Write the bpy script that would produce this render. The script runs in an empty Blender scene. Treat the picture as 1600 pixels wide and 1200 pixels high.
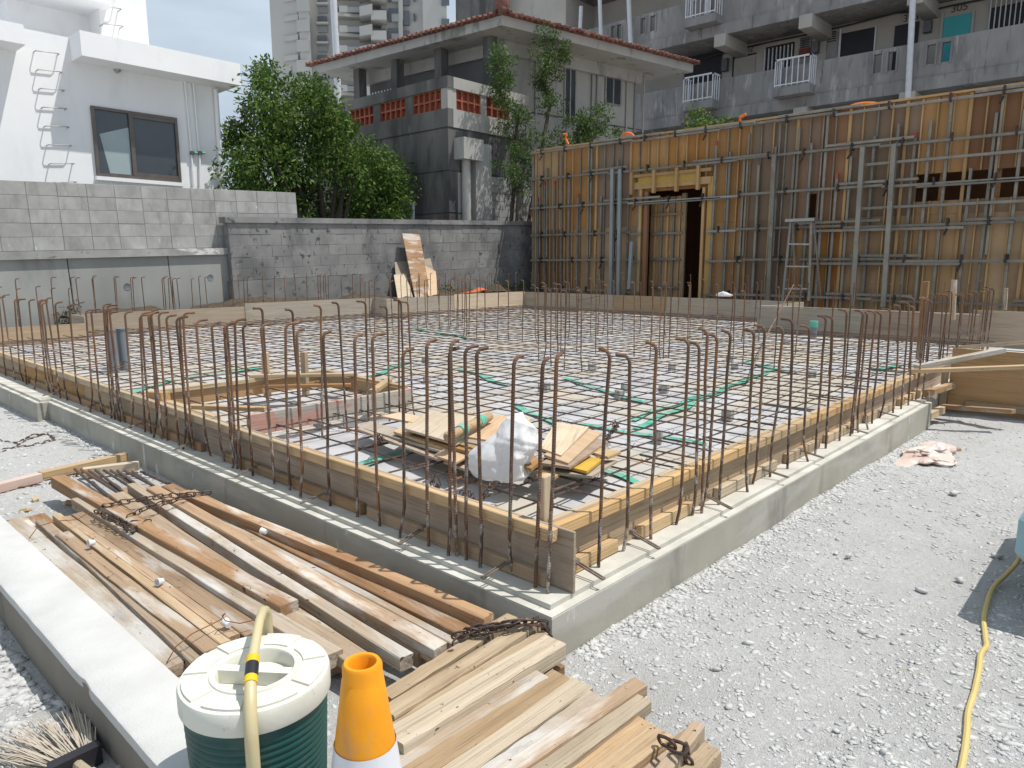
import bpy, math, random
import numpy as np
from mathutils import Vector, Matrix
random.seed(11); rng = np.random.default_rng(11)
sc = bpy.context.scene
col = sc.collection

# ---------------------------------------------------------------- camera
CAM = Vector((0, 0, 1.07)); FPX = 1116.0
PITCH = math.atan2(189, 1116); AZ = math.radians(42.57)
FH = Vector((math.cos(AZ), math.sin(AZ), 0)); RT = Vector((math.sin(AZ), -math.cos(AZ), 0)); UP = Vector((0, 0, 1))
FW = FH*math.cos(PITCH) - UP*math.sin(PITCH); CU = FH*math.sin(PITCH) + UP*math.cos(PITCH)
cd = bpy.data.cameras.new('camera'); cam = bpy.data.objects.new('camera', cd); col.objects.link(cam)
cd.sensor_width = 36; cd.lens = 36*FPX/1600; cd.clip_start = .05; cd.clip_end = 2000
cam.matrix_world = Matrix(((RT.x, CU.x, -FW.x, CAM.x), (RT.y, CU.y, -FW.y, CAM.y), (RT.z, CU.z, -FW.z, CAM.z), (0, 0, 0, 1)))
sc.camera = cam

# ---------------------------------------------------------------- light
SUN = Vector((.28, -.36, 1)).normalized()
w = bpy.data.worlds.new('World'); sc.world = w; w.use_nodes = True
nt = w.node_tree; nt.nodes.clear()
wo = nt.nodes.new('ShaderNodeOutputWorld'); bg = nt.nodes.new('ShaderNodeBackground')
sky = nt.nodes.new('ShaderNodeTexSky'); sky.sky_type = 'NISHITA'; sky.sun_disc = False
sky.sun_elevation = math.asin(SUN.z); sky.sun_rotation = math.atan2(SUN.x, SUN.y)
sky.air_density = 1.0; sky.dust_density = 1.6; sky.ozone_density = 1.0
tc = nt.nodes.new('ShaderNodeTexCoord'); mp = nt.nodes.new('ShaderNodeMapping'); mp.inputs['Scale'].default_value = (1.2, 1.2, 4.5)
nz = nt.nodes.new('ShaderNodeTexNoise'); nz.inputs['Scale'].default_value = 2.4; nz.inputs['Detail'].default_value = 9; nz.inputs['Roughness'].default_value = .55
cr = nt.nodes.new('ShaderNodeValToRGB'); cr.color_ramp.elements[0].position = .33; cr.color_ramp.elements[1].position = .72
cr.color_ramp.elements[0].color = (.62, .62, .62, 1); cr.color_ramp.elements[1].color = (.97, .97, .97, 1)
mx = nt.nodes.new('ShaderNodeMixRGB'); mx.inputs[2].default_value = (10.2, 11.9, 13.6, 1)      # thin sunlit cloud veil
nt.links.new(tc.outputs['Generated'], mp.inputs[0]); nt.links.new(mp.outputs[0], nz.inputs['Vector']); nt.links.new(nz.outputs[0], cr.inputs[0])
nt.links.new(cr.outputs[0], mx.inputs[0]); nt.links.new(sky.outputs[0], mx.inputs[1]); nt.links.new(mx.outputs[0], bg.inputs[0])
bg.inputs[1].default_value = .066; nt.links.new(bg.outputs[0], wo.inputs[0])
sd = bpy.data.lights.new('sun', 'SUN'); sd.energy = 4.7; sd.angle = math.radians(.55); sd.color = (1, .955, .89)
so = bpy.data.objects.new('sun', sd); col.objects.link(so); so.rotation_euler = SUN.to_track_quat('Z', 'Y').to_euler(); so.location = (5, -8, 20)
sc.view_settings.view_transform = 'Standard'; sc.view_settings.look = 'None'; sc.view_settings.gamma = 1
sc.view_settings.use_curve_mapping = False; sc.view_settings.exposure = -0.03
sc.cycles.max_bounces = 6

# ---------------------------------------------------------------- helpers
def ray(x, y): return FW + RT*((x-800)/FPX) - CU*((y-600)/FPX)
def az(x, y, z): d = ray(x, y); return CAM + d*((z-CAM.z)/d.z)
def ay(x, y, Y): d = ray(x, y); return CAM + d*((Y-CAM.y)/d.y)
def ax(x, y, X): d = ray(x, y); return CAM + d*((X-CAM.x)/d.x)
def V(*a): return Vector(a)

def mat(name, c1, c2=None, scale=6, detail=5, stretch=(1, 1, 1), rough=.8, bump=0, bscale=60, rand=0, hue=0, layers=(), world=False,
        metal=0, spec=.3, trans=0, bstretch=None, distort=0, lo=.3, hi=.7, ribs=None, alpha=None, sheen=0):
    m = bpy.data.materials.new(name); m.use_nodes = True; n = m.node_tree; n.nodes.clear(); L = n.links.new
    out = n.nodes.new('ShaderNodeOutputMaterial'); bs = n.nodes.new('ShaderNodeBsdfPrincipled'); L(bs.outputs[0], out.inputs[0])
    bs.inputs['Roughness'].default_value = rough; bs.inputs['Metallic'].default_value = metal; bs.inputs['Specular IOR Level'].default_value = spec
    oi = n.nodes.new('ShaderNodeObjectInfo')
    if world:
        g = n.nodes.new('ShaderNodeNewGeometry'); vec = g.outputs['Position']
    else:
        t = n.nodes.new('ShaderNodeTexCoord'); ad = n.nodes.new('ShaderNodeVectorMath'); ad.operation = 'ADD'
        ml = n.nodes.new('ShaderNodeVectorMath'); ml.operation = 'SCALE'; ml.inputs[0].default_value = (37, 53, 71)
        L(oi.outputs['Random'], ml.inputs['Scale']); L(t.outputs['Object'], ad.inputs[0]); L(ml.outputs[0], ad.inputs[1]); vec = ad.outputs[0]
    def noise(sca, stre, det=5, dis=0, ro=.55):
        mpn = n.nodes.new('ShaderNodeMapping'); mpn.inputs['Scale'].default_value = stre; L(vec, mpn.inputs[0])
        q = n.nodes.new('ShaderNodeTexNoise'); q.inputs['Scale'].default_value = sca; q.inputs['Detail'].default_value = det
        q.inputs['Roughness'].default_value = ro; q.inputs['Distortion'].default_value = dis; L(mpn.outputs[0], q.inputs['Vector']); return q.outputs['Fac']
    def rng_(sock, a, b, c=0., d=1.):
        r = n.nodes.new('ShaderNodeMapRange'); r.inputs[1].default_value = a; r.inputs[2].default_value = b; r.inputs[3].default_value = c; r.inputs[4].default_value = d
        L(sock, r.inputs[0]); return r.outputs[0]
    if c2 is None: c2 = tuple(v*.8 for v in c1)
    mixn = n.nodes.new('ShaderNodeMixRGB'); mixn.inputs[1].default_value = (*c1, 1); mixn.inputs[2].default_value = (*c2, 1)
    L(rng_(noise(scale, stretch, detail, distort), lo, hi), mixn.inputs[0]); cur = mixn.outputs[0]
    for ly in layers:                       # (colour, scale, stretch, lo, hi, amount[, zlo, zhi])
        mm = n.nodes.new('ShaderNodeMixRGB'); mm.inputs[2].default_value = (*ly[0], 1); f = rng_(noise(ly[1], ly[2], 6, .3, .62), ly[3], ly[4], 0, ly[5])
        if len(ly) > 6:
            tz = n.nodes.new('ShaderNodeTexCoord'); sx = n.nodes.new('ShaderNodeSeparateXYZ')
            if world: L(vec, sx.inputs[0])
            else: L(tz.outputs['Object'], sx.inputs[0])
            mu = n.nodes.new('ShaderNodeMath'); mu.operation = 'MULTIPLY'; L(f, mu.inputs[0]); L(rng_(sx.outputs[2], ly[6], ly[7]), mu.inputs[1]); f = mu.outputs[0]
        L(f, mm.inputs[0]); L(cur, mm.inputs[1]); cur = mm.outputs[0]
    if rand or hue:
        h = n.nodes.new('ShaderNodeHueSaturation'); L(cur, h.inputs['Color']); L(rng_(oi.outputs['Random'], 0, 1, 1-rand, 1+rand), h.inputs['Value'])
        if hue:
            wn = n.nodes.new('ShaderNodeTexWhiteNoise'); wn.noise_dimensions = '1D'; L(oi.outputs['Random'], wn.inputs['W'])
            L(rng_(wn.outputs['Value'], 0, 1, .5-hue, .5+hue), h.inputs['Hue']); L(rng_(wn.outputs['Value'], 0, 1, 1.15, .7), h.inputs['Saturation'])
        cur = h.outputs[0]
    L(cur, bs.inputs['Base Color'])
    if bump or ribs:
        b = n.nodes.new('ShaderNodeBump'); b.inputs['Strength'].default_value = bump if bump else .8; b.inputs['Distance'].default_value = .01
        if ribs:
            wv = n.nodes.new('ShaderNodeTexWave'); wv.bands_direction = ribs[0]; wv.inputs['Scale'].default_value = ribs[1]; wv.inputs['Distortion'].default_value = .4
            L(vec, wv.inputs['Vector']); L(wv.outputs[1], b.inputs['Height']); b.inputs['Distance'].default_value = ribs[2]
        else: L(noise(bscale, bstretch or stretch, 6, 0, .65), b.inputs['Height'])
        L(b.outputs[0], bs.inputs['Normal'])
    if trans:
        tr = n.nodes.new('ShaderNodeBsdfTranslucent'); L(cur, tr.inputs[0]); ms = n.nodes.new('ShaderNodeMixShader'); ms.inputs[0].default_value = trans
        L(bs.outputs[0], ms.inputs[1]); L(tr.outputs[0], ms.inputs[2]); L(ms.outputs[0], out.inputs[0])
    return m

def worig(p):
    o = Vector()
    while p is not None: o += p.location; p = p.parent
    return o
class MB:
    def __init__(s): s.v = []; s.f = []
    def add(s, vs, fs):
        o = len(s.v); s.v += [tuple(p) for p in vs]; s.f += [tuple(i+o for i in f) for f in fs]; return s
    def box(s, x0, x1, y0, y1, z0, z1):
        return s.add([(x0, y0, z0), (x1, y0, z0), (x1, y1, z0), (x0, y1, z0), (x0, y0, z1), (x1, y0, z1), (x1, y1, z1), (x0, y1, z1)],
                     [(3, 2, 1, 0), (4, 5, 6, 7), (0, 1, 5, 4), (1, 2, 6, 5), (2, 3, 7, 6), (3, 0, 4, 7)])
    def cbox(s, lx, ly, lz, c=.003, base=False):   # chamfered box, centred (or standing on z=0)
        x, y, z = lx/2, ly/2, lz/2; zo = z if base else 0
        c = min(c, x*.45, y*.45, z*.45); vs = []; idx = {}
        for sx in (-1, 1):
            for sy in (-1, 1):
                for sz in (-1, 1):
                    for a in range(3):
                        p = [sx*(x-c), sy*(y-c), sz*(z-c)]; p[a] = (sx*x, sy*y, sz*z)[a]
                        idx[sx, sy, sz, a] = len(vs); vs.append((p[0], p[1], p[2]+zo))
        I = idx; fs = []
        for a in range(3):
            for sg in (-1, 1):
                def k(u, w_): t = [0, 0, 0]; t[a] = sg; t[(a+1) % 3] = u; t[(a+2) % 3] = w_; return I[t[0], t[1], t[2], a]
                q = (k(-1, -1), k(1, -1), k(1, 1), k(-1, 1)); fs.append(q if sg > 0 else q[::-1])
        for a in range(3):
            b, d = (a+1) % 3, (a+2) % 3
            for sb in (-1, 1):
                for s_d in (-1, 1):
                    def kk(ua, ax_): t = [0, 0, 0]; t[a] = ua; t[b] = sb; t[d] = s_d; return I[t[0], t[1], t[2], ax_]
                    q = (kk(-1, b), kk(1, b), kk(1, d), kk(-1, d)); fs.append(q if sb*s_d < 0 else q[::-1])
        for sx in (-1, 1):
            for sy in (-1, 1):
                for sz in (-1, 1):
                    q = (I[sx, sy, sz, 0], I[sx, sy, sz, 1], I[sx, sy, sz, 2]); fs.append(q if sx*sy*sz > 0 else q[::-1])
        return s.add(vs, fs)
    def prism(s, pts, z0, z1):
        n = len(pts); vs = [(p[0], p[1], z0) for p in pts]+[(p[0], p[1], z1) for p in pts]
        return s.add(vs, [tuple(range(n-1, -1, -1)), tuple(range(n, 2*n))]+[(i, (i+1) % n, n+(i+1) % n, n+i) for i in range(n)])
    def tube(s, pts, r, n=6, closed=False):
        P = [Vector(p) for p in pts]; m = len(P); rs = r if isinstance(r, (list, tuple)) else [r]*m; vs = []; fs = []; pv = None
        for i, p in enumerate(P):
            t = (P[(i+1) % m]-P[i-1]) if closed else (P[min(i+1, m-1)]-P[max(i-1, 0)])
            t.normalize()
            if pv is None: u = t.orthogonal().normalized()
            else:
                u = pv - t*pv.dot(t)
                u = u.normalized() if u.length > 1e-6 else t.orthogonal().normalized()
            pv = u; b = t.cross(u)
            for k in range(n):
                a = 2*math.pi*k/n; vs.append(p+(u*math.cos(a)+b*math.sin(a))*rs[i])
        for i in range(m if closed else m-1):
            for k in range(n):
                a = i*n+k; b2 = i*n+(k+1) % n; c = ((i+1) % m)*n+(k+1) % n; d = ((i+1) % m)*n+k; fs.append((a, b2, c, d))
        if not closed: fs += [tuple(range(n-1, -1, -1)), tuple(range((m-1)*n, m*n))]
        return s.add(vs, fs)
    def lathe(s, prof, n=32, cx=0, cy=0, cap=True):
        vs = []; fs = []; m = len(prof)
        for r, z in prof:
            for k in range(n): a = 2*math.pi*k/n; vs.append((cx+r*math.cos(a), cy+r*math.sin(a), z))
        for i in range(m-1):
            for k in range(n): fs.append((i*n+k, i*n+(k+1) % n, (i+1)*n+(k+1) % n, (i+1)*n+k))
        if cap: fs += [tuple(range(n-1, -1, -1)), tuple(range((m-1)*n, m*n))]
        return s.add(vs, fs)
    def obox(s, a, b, wd, ht, up=UP):   # bar of section wd x ht between two points
        a, b = Vector(a), Vector(b); t = (b-a).normalized(); sd = t.cross(up)
        sd = sd.normalized() if sd.length > 1e-5 else Vector((1, 0, 0)); u = sd.cross(t)
        vs = [p+sd*(i*wd/2)+u*(j*ht/2) for p in (a, b) for i, j in ((-1, -1), (1, -1), (1, 1), (-1, 1))]
        return s.add(vs, [(0, 1, 2, 3), (7, 6, 5, 4), (0, 4, 5, 1), (1, 5, 6, 2), (2, 6, 7, 3), (3, 7, 4, 0)])
    def mesh(s, name, m=None, smooth=False):
        me = bpy.data.meshes.new(name); me.from_pydata(s.v, [], s.f); me.validate(); me.update()
        if m: me.materials.append(m)
        if smooth: me.shade_smooth(); me.set_sharp_from_angle(angle=.75)
        return me
    def build(s, name, m, parent=None, smooth=False, **k):
        if parent is not None:
            o = worig(parent); s.v = [(p[0]-o.x, p[1]-o.y, p[2]-o.z) for p in s.v] if not k.get('local') else s.v
        elif not k.get('local'):
            a = np.array(s.v); c = (a.min(0)+a.max(0))/2; c[2] = a[:, 2].min(); s.v = [tuple(q) for q in (a-c)]; k['loc'] = c
        return link(name, s.mesh(name, m, smooth), parent, k.get('loc'), k.get('rot'))

def link(name, me, parent=None, loc=None, rot=None):
    o = bpy.data.objects.new(name, me); col.objects.link(o); o.parent = parent
    if loc is not None: o.location = loc
    if rot is not None: o.rotation_euler = rot
    return o
def tag(o, label, cat, group=None, kind=None):
    o['label'] = label
    if cat: o['category'] = cat
    if group: o['group'] = group
    if kind: o['kind'] = kind
    return o
def thing(name, label, cat, loc=(0, 0, 0), group=None, rot=None):
    return tag(link(name, None, None, loc, rot), label, cat, group)
def struct(o): o['kind'] = 'structure'; return o
def npmesh(name, vs, fs, m, smooth=False):   # numpy verts (n,3), faces (k,3 or 4)
    me = bpy.data.meshes.new(name); k = fs.shape[1]
    me.vertices.add(len(vs)); me.vertices.foreach_set('co', vs.astype(np.float32).ravel())
    me.loops.add(fs.size); me.loops.foreach_set('vertex_index', fs.astype(np.int32).ravel())
    me.polygons.add(len(fs)); me.polygons.foreach_set('loop_start', np.arange(0, fs.size, k, dtype=np.int32))
    me.update(calc_edges=True); me.validate()
    me.materials.append(m)
    if smooth: me.shade_smooth()
    return me
def frame(a, b, up=UP):   # matrix with x along a->b, z towards up, at the middle
    a, b = Vector(a), Vector(b); x = (b-a).normalized(); y = up.cross(x)
    y = y.normalized() if y.length > 1e-5 else x.orthogonal().normalized(); z = x.cross(y); c = (a+b)/2
    return Matrix(((x.x, y.x, z.x, c.x), (x.y, y.y, z.y, c.y), (x.z, y.z, z.z, c.z), (0, 0, 0, 1))), (b-a).length
_pm = {}
def plank(name, a, b, wd, ht, m, parent=None, up=UP, ch=.003):   # timber with its grain along its own x axis
    M, ln = frame(a, b, up); key = (round(ln, 2), wd, ht, m.name, ch)
    if key not in _pm: _pm[key] = MB().cbox(key[0], wd, ht, ch).mesh(name, m)
    o = link(name, _pm[key], parent)
    if parent is not None: M = Matrix.Translation(-worig(parent)) @ M
    o.matrix_basis = M
    return o
def rough_plank(name, a, b, wd, ht, m, seed=0):   # hand-sawn timber: bowed, with worn uneven corners
    M, ln = frame(a, b); r = random.Random(seed); n = 14; vs = []; bow = r.uniform(-.006, .006); tw = r.uniform(-.02, .02)
    for i in range(n+1):
        f = i/n; x = -ln/2+ln*f; oy = bow*4*f*(1-f)+r.uniform(-.0008, .0008); oz = r.uniform(-.0008, .0008); t = tw*(f-.5)
        for sy, sz in ((-1, -1), (1, -1), (1, 1), (-1, 1)):
            for k in (0, 1):
                c = r.uniform(.001, .0045); y, z = sy*wd/2, sz*ht/2; first = (k == 0) == (sy*sz > 0)
                if first: y -= sy*c
                else: z -= sz*c
                if sy*sz > 0: first = not first
                vs.append((x+(r.uniform(-.006, .006) if i in (0, n) and sy > 0 else 0), y+oy-z*t, z+oz+y*t))
    # order the eight corner points of each section round the outline
    vs2 = []
    for i in range(n+1): q = vs[8*i:8*i+8]; cy = sum(p[1] for p in q)/8; cz = sum(p[2] for p in q)/8; vs2 += sorted(q, key=lambda p: math.atan2(p[2]-cz, p[1]-cy))
    fs = [(8*i+k, 8*i+(k+1) % 8, 8*i+8+(k+1) % 8, 8*i+8+k) for i in range(n) for k in range(8)]+[tuple(range(7, -1, -1)), tuple(range(8*n, 8*n+8))]
    o = link(name, MB().add(vs2, fs).mesh(name, m)); o.matrix_basis = M; return o
def vnoise(x, y, seed=0, s=1.0):
    r = np.random.default_rng(seed); t = r.random((64, 64)); x = x*s; y = y*s
    xi = np.floor(x).astype(int); yi = np.floor(y).astype(int); fx = x-xi; fy = y-yi; fx = fx*fx*(3-2*fx); fy = fy*fy*(3-2*fy)
    g = lambda a, b: t[a % 64, b % 64]
    return (g(xi, yi)*(1-fx)+g(xi+1, yi)*fx)*(1-fy)+(g(xi, yi+1)*(1-fx)+g(xi+1, yi+1)*fx)*fy-.5
def fbm(x, y, seed=0, s=1.0, o=4): return sum(vnoise(x, y, seed+i, s*2**i)/2**i for i in range(o))

# ---------------------------------------------------------------- materials
GRAV = mat('crushed_coral_gravel', (.54, .54, .535), (.42, .42, .415), 90, 9, rough=.95, bump=1.0, bscale=170, world=True, spec=.1,
           layers=[((.60, .595, .58), 40, (1, 1, 1), .5, .66, .7), ((.30, .295, .28), 75, (1, 1, 1), .57, .68, .7), ((.42, .41, .39), 1.4, (1, 1, 1), .46, .66, .55), ((.42, .37, .29), 2.6, (1, 1, 1), .64, .72, .5)])
STONE = mat('gravel_stone', (.57, .57, .56), (.42, .42, .415), 18, 4, rough=.95, bump=.3, bscale=120, world=True, spec=.1)
CONC = mat('foundation_concrete', (.41, .39, .335), (.31, .295, .25), 3.2, 8, rough=.9, bump=.12, bscale=70, world=True, spec=.2,
           layers=[((.48, .465, .43), 1.6, (.7, .7, 3), .5, .62, .6), ((.17, .165, .15), 5, (1, 1, .25), .56, .68, .5), ((.64, .64, .63), 8, (1, 1, .35), .635, .68, .75)])
CONCTOP = mat('trowelled_concrete', (.56, .545, .49), (.45, .435, .385), 7, 9, rough=.95, bump=.25, bscale=120, world=True, spec=.15,
              layers=[((.63, .62, .58), 3, (1, 1, 1), .5, .65, .6), ((.30, .20, .11), 22, (1, 1, 1), .66, .72, .55)])
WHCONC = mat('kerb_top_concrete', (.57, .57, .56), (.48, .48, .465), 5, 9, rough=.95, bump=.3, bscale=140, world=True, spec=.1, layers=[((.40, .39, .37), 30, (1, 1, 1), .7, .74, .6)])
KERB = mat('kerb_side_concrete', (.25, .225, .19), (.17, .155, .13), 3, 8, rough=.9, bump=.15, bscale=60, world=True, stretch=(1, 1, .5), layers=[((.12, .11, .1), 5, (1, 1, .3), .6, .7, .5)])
def wood(name, a, b, rand=.18, hue=.012, extra=(), rough=.8):
    return mat(name, a, b, 14, 8, (.09, 2.2, 2.2), rough, .5, 40, rand, hue, layers=[(tuple(v*.5 for v in b), 46, (.045, 2.6, 2.6), .54, .68, .7), (tuple(v*.62 for v in b), 4.5, (.25, 1, 1), .56, .70, .5)]+list(extra), bstretch=(.05, 2.6, 2.6), distort=.5, lo=.25, hi=.75)
SPLAT = ((.54, .51, .46), 6.5, (.3, 1.4, 1.4), .51, .62, .75); HOLES = ((.07, .035, .015), 40, (.8, 1, 1), .655, .68, .95)
TIMB = wood('old_batten_wood', (.41, .268, .155), (.275, .172, .095), .22, .008, [SPLAT, ((.22, .115, .05), 5, (.3, 1, 1), .58, .68, .55), HOLES])
TIMBG = wood('cement_caked_wood', (.44, .36, .27), (.32, .23, .15), .14, .008, [((.53, .52, .495), 5, (.3, 1, 1), .47, .6, .85), ((.29, .30, .31), 11, (.5, 1, 1), .6, .68, .6), HOLES])
TIMBP = wood('pale_board_wood', (.51, .39, .25), (.38, .275, .165), .17, .008, [((.56, .49, .40), 4, (.3, 1, 1), .54, .66, .6), ((.25, .14, .07), 3.2, (.4, 1, 1), .6, .72, .5), HOLES])
BATT = wood('fresh_batten_wood', (.56, .40, .22), (.44, .295, .145), .12, .006, [((.28, .15, .06), 9, (.3, 1, 1), .66, .72, .5)])
BATD = wood('damp_batten_wood', (.38, .235, .12), (.27, .16, .08), .15, .008)
PLY = wood('form_plywood', (.42, .28, .145), (.33, .21, .105), .13, .006, [((.28, .20, .14), 2.2, (.6, 1, 1), .5, .62, .6)])
PLYG = wood('grey_form_plywood', (.42, .345, .27), (.32, .255, .19), .12, .01, [((.24, .20, .17), 3, (.12, 1.5, 1.5), .56, .64, .6)])
PLYL = wood('pale_ply_offcut', (.62, .48, .33), (.52, .385, .25), .12, .01, [((.40, .27, .15), 2.4, (.5, 1, 1), .58, .7, .5)])
PLYW = wood('cement_washed_board', (.40, .345, .275), (.31, .26, .20), .1, .006, [((.30, .27, .23), 5, (.1, 2, 2), .58, .64, .5)])
REDP = wood('red_marked_board', (.50, .45, .37), (.38, .33, .265), .05, .004, [((.50, .13, .07), 4.2, (.55, 1, 1.3), .53, .57, .75), ((.25, .22, .18), 7, (.1, 2, 2), .6, .66, .5)])
RUST = mat('ribbed_rusty_steel', (.18, .108, .07), (.09, .058, .046), 22, 5, (1, 1, .25), .8, rand=.25, metal=.15, spec=.35, ribs=('Z', 32, .0012),
           layers=[((.26, .115, .045), 9, (1, 1, .5), .5, .66, .75), ((.45, .43, .40), 45, (1, 1, .45), .50, .62, .85, .55, .12)])
RUSTM = mat('mesh_bar_steel', (.12, .085, .07), (.06, .05, .05), 30, 4, (1, 1, 1), .75, rand=.25, metal=.2, spec=.4, layers=[((.27, .12, .045), 5, (1, 1, 1), .52, .66, .7)], world=True)
STEEL = mat('rusty_tie_steel', (.36, .32, .28), (.20, .15, .12), 40, 5, rough=.6, metal=.5, spec=.5, bump=.15, bscale=150)
CHAIN = mat('rusty_chain_steel', (.12, .085, .07), (.055, .042, .038), 60, 4, rough=.55, metal=.55, spec=.5, layers=[((.23, .11, .055), 30, (1, 1, 1), .55, .66, .7)])
PLAST = mat('insulation_sheet_plastic', (.57, .57, .58), (.39, .39, .405), 2.8, 9, rough=.42, bump=.9, bscale=7, world=True, spec=.4,
            layers=[((.50, .44, .34), 1.1, (1, 1, 1), .45, .58, .8), ((.36, .35, .35), 6, (1, 1, 1), .60, .70, .5), ((.30, .23, .15), 30, (1, 1, 1), .68, .72, .6)])
TAPE = mat('green_tape', (.07, .38, .26), (.20, .48, .38), 8, 3, rough=.4, bump=.2, bscale=40, world=True)
SPACER = mat('spacer_concrete', (.42, .42, .40), (.30, .30, .29), 30, rough=.9, rand=.1)
SACKW = mat('white_woven_sack', (.88, .88, .88), (.83, .83, .84), 8, 5, rough=.45, bump=.15, bscale=70, trans=.3, distort=1.2)
SACKP = mat('dusty_pink_sack', (.70, .60, .55), (.60, .45, .38), 9, 5, rough=.6, bump=.4, bscale=26, trans=.1, layers=[((.78, .74, .70), 14, (1, 1, 1), .5, .6, .8)])
GALV = mat('galvanised_steel', (.42, .42, .42), (.28, .27, .26), 20, 4, rough=.5, metal=.6, spec=.5)
# ================================================================ GROUND
def gz(x, y): return -.155-.010*np.clip(x, 0, 6)+.045*fbm(np.asarray(x, float), np.asarray(y, float), 3, 1.3, 5)*.5+.02*fbm(np.asarray(x, float), np.asarray(y, float), 31, 9, 2)*.5-.018*(np.exp(-((np.asarray(y, float)+.02*np.asarray(x, float)-.62)/.10)**2)+np.exp(-((np.asarray(y, float)+.02*np.asarray(x, float)+.75)/.10)**2))*(.6+.8*vnoise(np.asarray(x, float), np.asarray(y, float), 8, 1.1))
gx = np.concatenate([[-900, -300, -100, -40, -15, -6, -3], np.arange(-1, 9.5, .045), [10, 12, 15, 20, 40, 100, 300, 900]])
gy = np.concatenate([[-900, -300, -100, -40, -15, -8, -5], np.arange(-3, 1.6, .045), np.arange(1.65, 10, .09), [10.5, 12, 15, 20, 40, 100, 300, 900]])
GX, GY = np.meshgrid(gx, gy, indexing='ij'); GZ = gz(GX, GY)
GZ = np.where((GX > 9.6) | (GY > 10.2) | (GX < -1.2) | (GY < -3.2), -.21, GZ)
n0, n1 = GX.shape; ii = np.arange(n0*n1).reshape(n0, n1)
F4 = np.stack([ii[:-1, :-1], ii[1:, :-1], ii[1:, 1:], ii[:-1, 1:]], -1).reshape(-1, 4)
struct(link('ground', npmesh('ground', np.stack([GX, GY, GZ], -1).reshape(-1, 3), F4, GRAV)))

ICO_V = np.array([(0, .526, .851), (0, -.526, .851), (0, .526, -.851), (0, -.526, -.851), (.526, .851, 0), (-.526, .851, 0), (.526, -.851, 0), (-.526, -.851, 0),
                  (.851, 0, .526), (.851, 0, -.526), (-.851, 0, .526), (-.851, 0, -.526)])
ICO_F = np.array([(0, 1, 8), (0, 8, 4), (0, 4, 5), (0, 5, 10), (0, 10, 1), (1, 6, 8), (8, 6, 9), (8, 9, 4), (4, 9, 2), (4, 2, 5), (5, 2, 11), (5, 11, 10), (10, 11, 7), (10, 7, 1), (1, 7, 6),
                  (3, 9, 6), (3, 2, 9), (3, 11, 2), (3, 7, 11), (3, 6, 7)])
def rocks(name, px, py, pz, size, m, flat=.6):
    n = len(px); v = ICO_V[None]*(1+rng.normal(0, .27, (n, 12, 1))); sc3 = size[:, None]*np.stack([rng.uniform(.8, 1.7, n), rng.uniform(.55, 1.1, n), rng.uniform(flat*.6, flat*1.2, n)], 1)
    v = v*sc3[:, None, :]; a = rng.uniform(0, 6.28, n); c, s = np.cos(a)[:, None], np.sin(a)[:, None]
    x = v[..., 0]*c-v[..., 1]*s; y = v[..., 0]*s+v[..., 1]*c
    vs = np.stack([x+px[:, None], y+py[:, None], v[..., 2]+pz[:, None]], -1).reshape(-1, 3)
    return link(name, npmesh(name, vs, (ICO_F[None]+12*np.arange(n)[:, None, None]).reshape(-1, 3), m))
def scatter(n, x0, x1, y0, y1, smin, smax, near=True):
    x = rng.uniform(x0, x1, n); y = rng.uniform(y0, y1, n)
    if near:
        d = np.hypot(x, y); k = rng.random(n) < np.clip((2.4/d)**1.15, 0, 1); x, y = x[k], y[k]
    patch = fbm(x, y, 77, 1.7, 3); k = rng.random(len(x)) < np.clip(.55+1.3*patch, .12, 1); x, y = x[k], y[k]
    s = smin*(smax/smin)**(rng.random(len(x))**2.3)
    return x, y, s
sx, sy, ss = [], [], []
for a in [(330000, 1.0, 9.5, -2.6, 1.29, .0018, .011), (16000, 2.0, 9.5, -2.6, 1.29, .005, .019), (9000, .75, 1.59, 4.1, 9.5, .004, .02), (4500, .7, 1.6, 1.2, 4.3, .004, .016), (9000, -.3, .49, .9, 3.6, .005, .026)]:
    x, y, s = scatter(*a); sx.append(x); sy.append(y); ss.append(s)
t_ = rng.uniform(1.7, 6.2, 2600); sx.append(t_); sy.append(1.30-np.abs(rng.normal(0, .05, 2600))); ss.append(rng.uniform(.004, .014, 2600))
t_ = rng.uniform(4.3, 9, 900); sx.append(1.59-np.abs(rng.normal(0, .05, 900))); sy.append(t_); ss.append(rng.uniform(.005, .016, 900))
sx, sy, ss = np.concatenate(sx), np.concatenate(sy), np.concatenate(ss)
g = rocks('gravel_stones', sx, sy, gz(sx, sy)-ss*.02, ss, STONE, .46); tag(g, 'pale crushed gravel stones lying loose over the yard', 'gravel', kind='stuff')
big = [(1172, 818, .03), (1022, 686, .03), (1352, 578, .03), (1265, 742, .026), (1178, 828, .028), (1128, 1055, .028), (1300, 995, .03), (1305, 1150, .03), (1440, 920, .045), (1490, 770, .05), (1118, 1058, .025), (1270, 752, .03), (1325, 870, .05), (1555, 868, .06), (1530, 800, .04), (1380, 1188, .035), (1500, 905, .05)]
for i, (x, y, s) in enumerate(big):
    p = az(x, y, -.19); o = rocks('loose_stone', np.array([0.]), np.array([0.]), np.array([0.]), np.array([s*.36]), STONE, .75); o.location = (p.x, p.y, float(gz(p.x, p.y))+s*.2)
    tag(o, 'fist sized grey stone lying loose on the pale gravel', 'stone', 'larger loose stones on the gravel')

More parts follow.
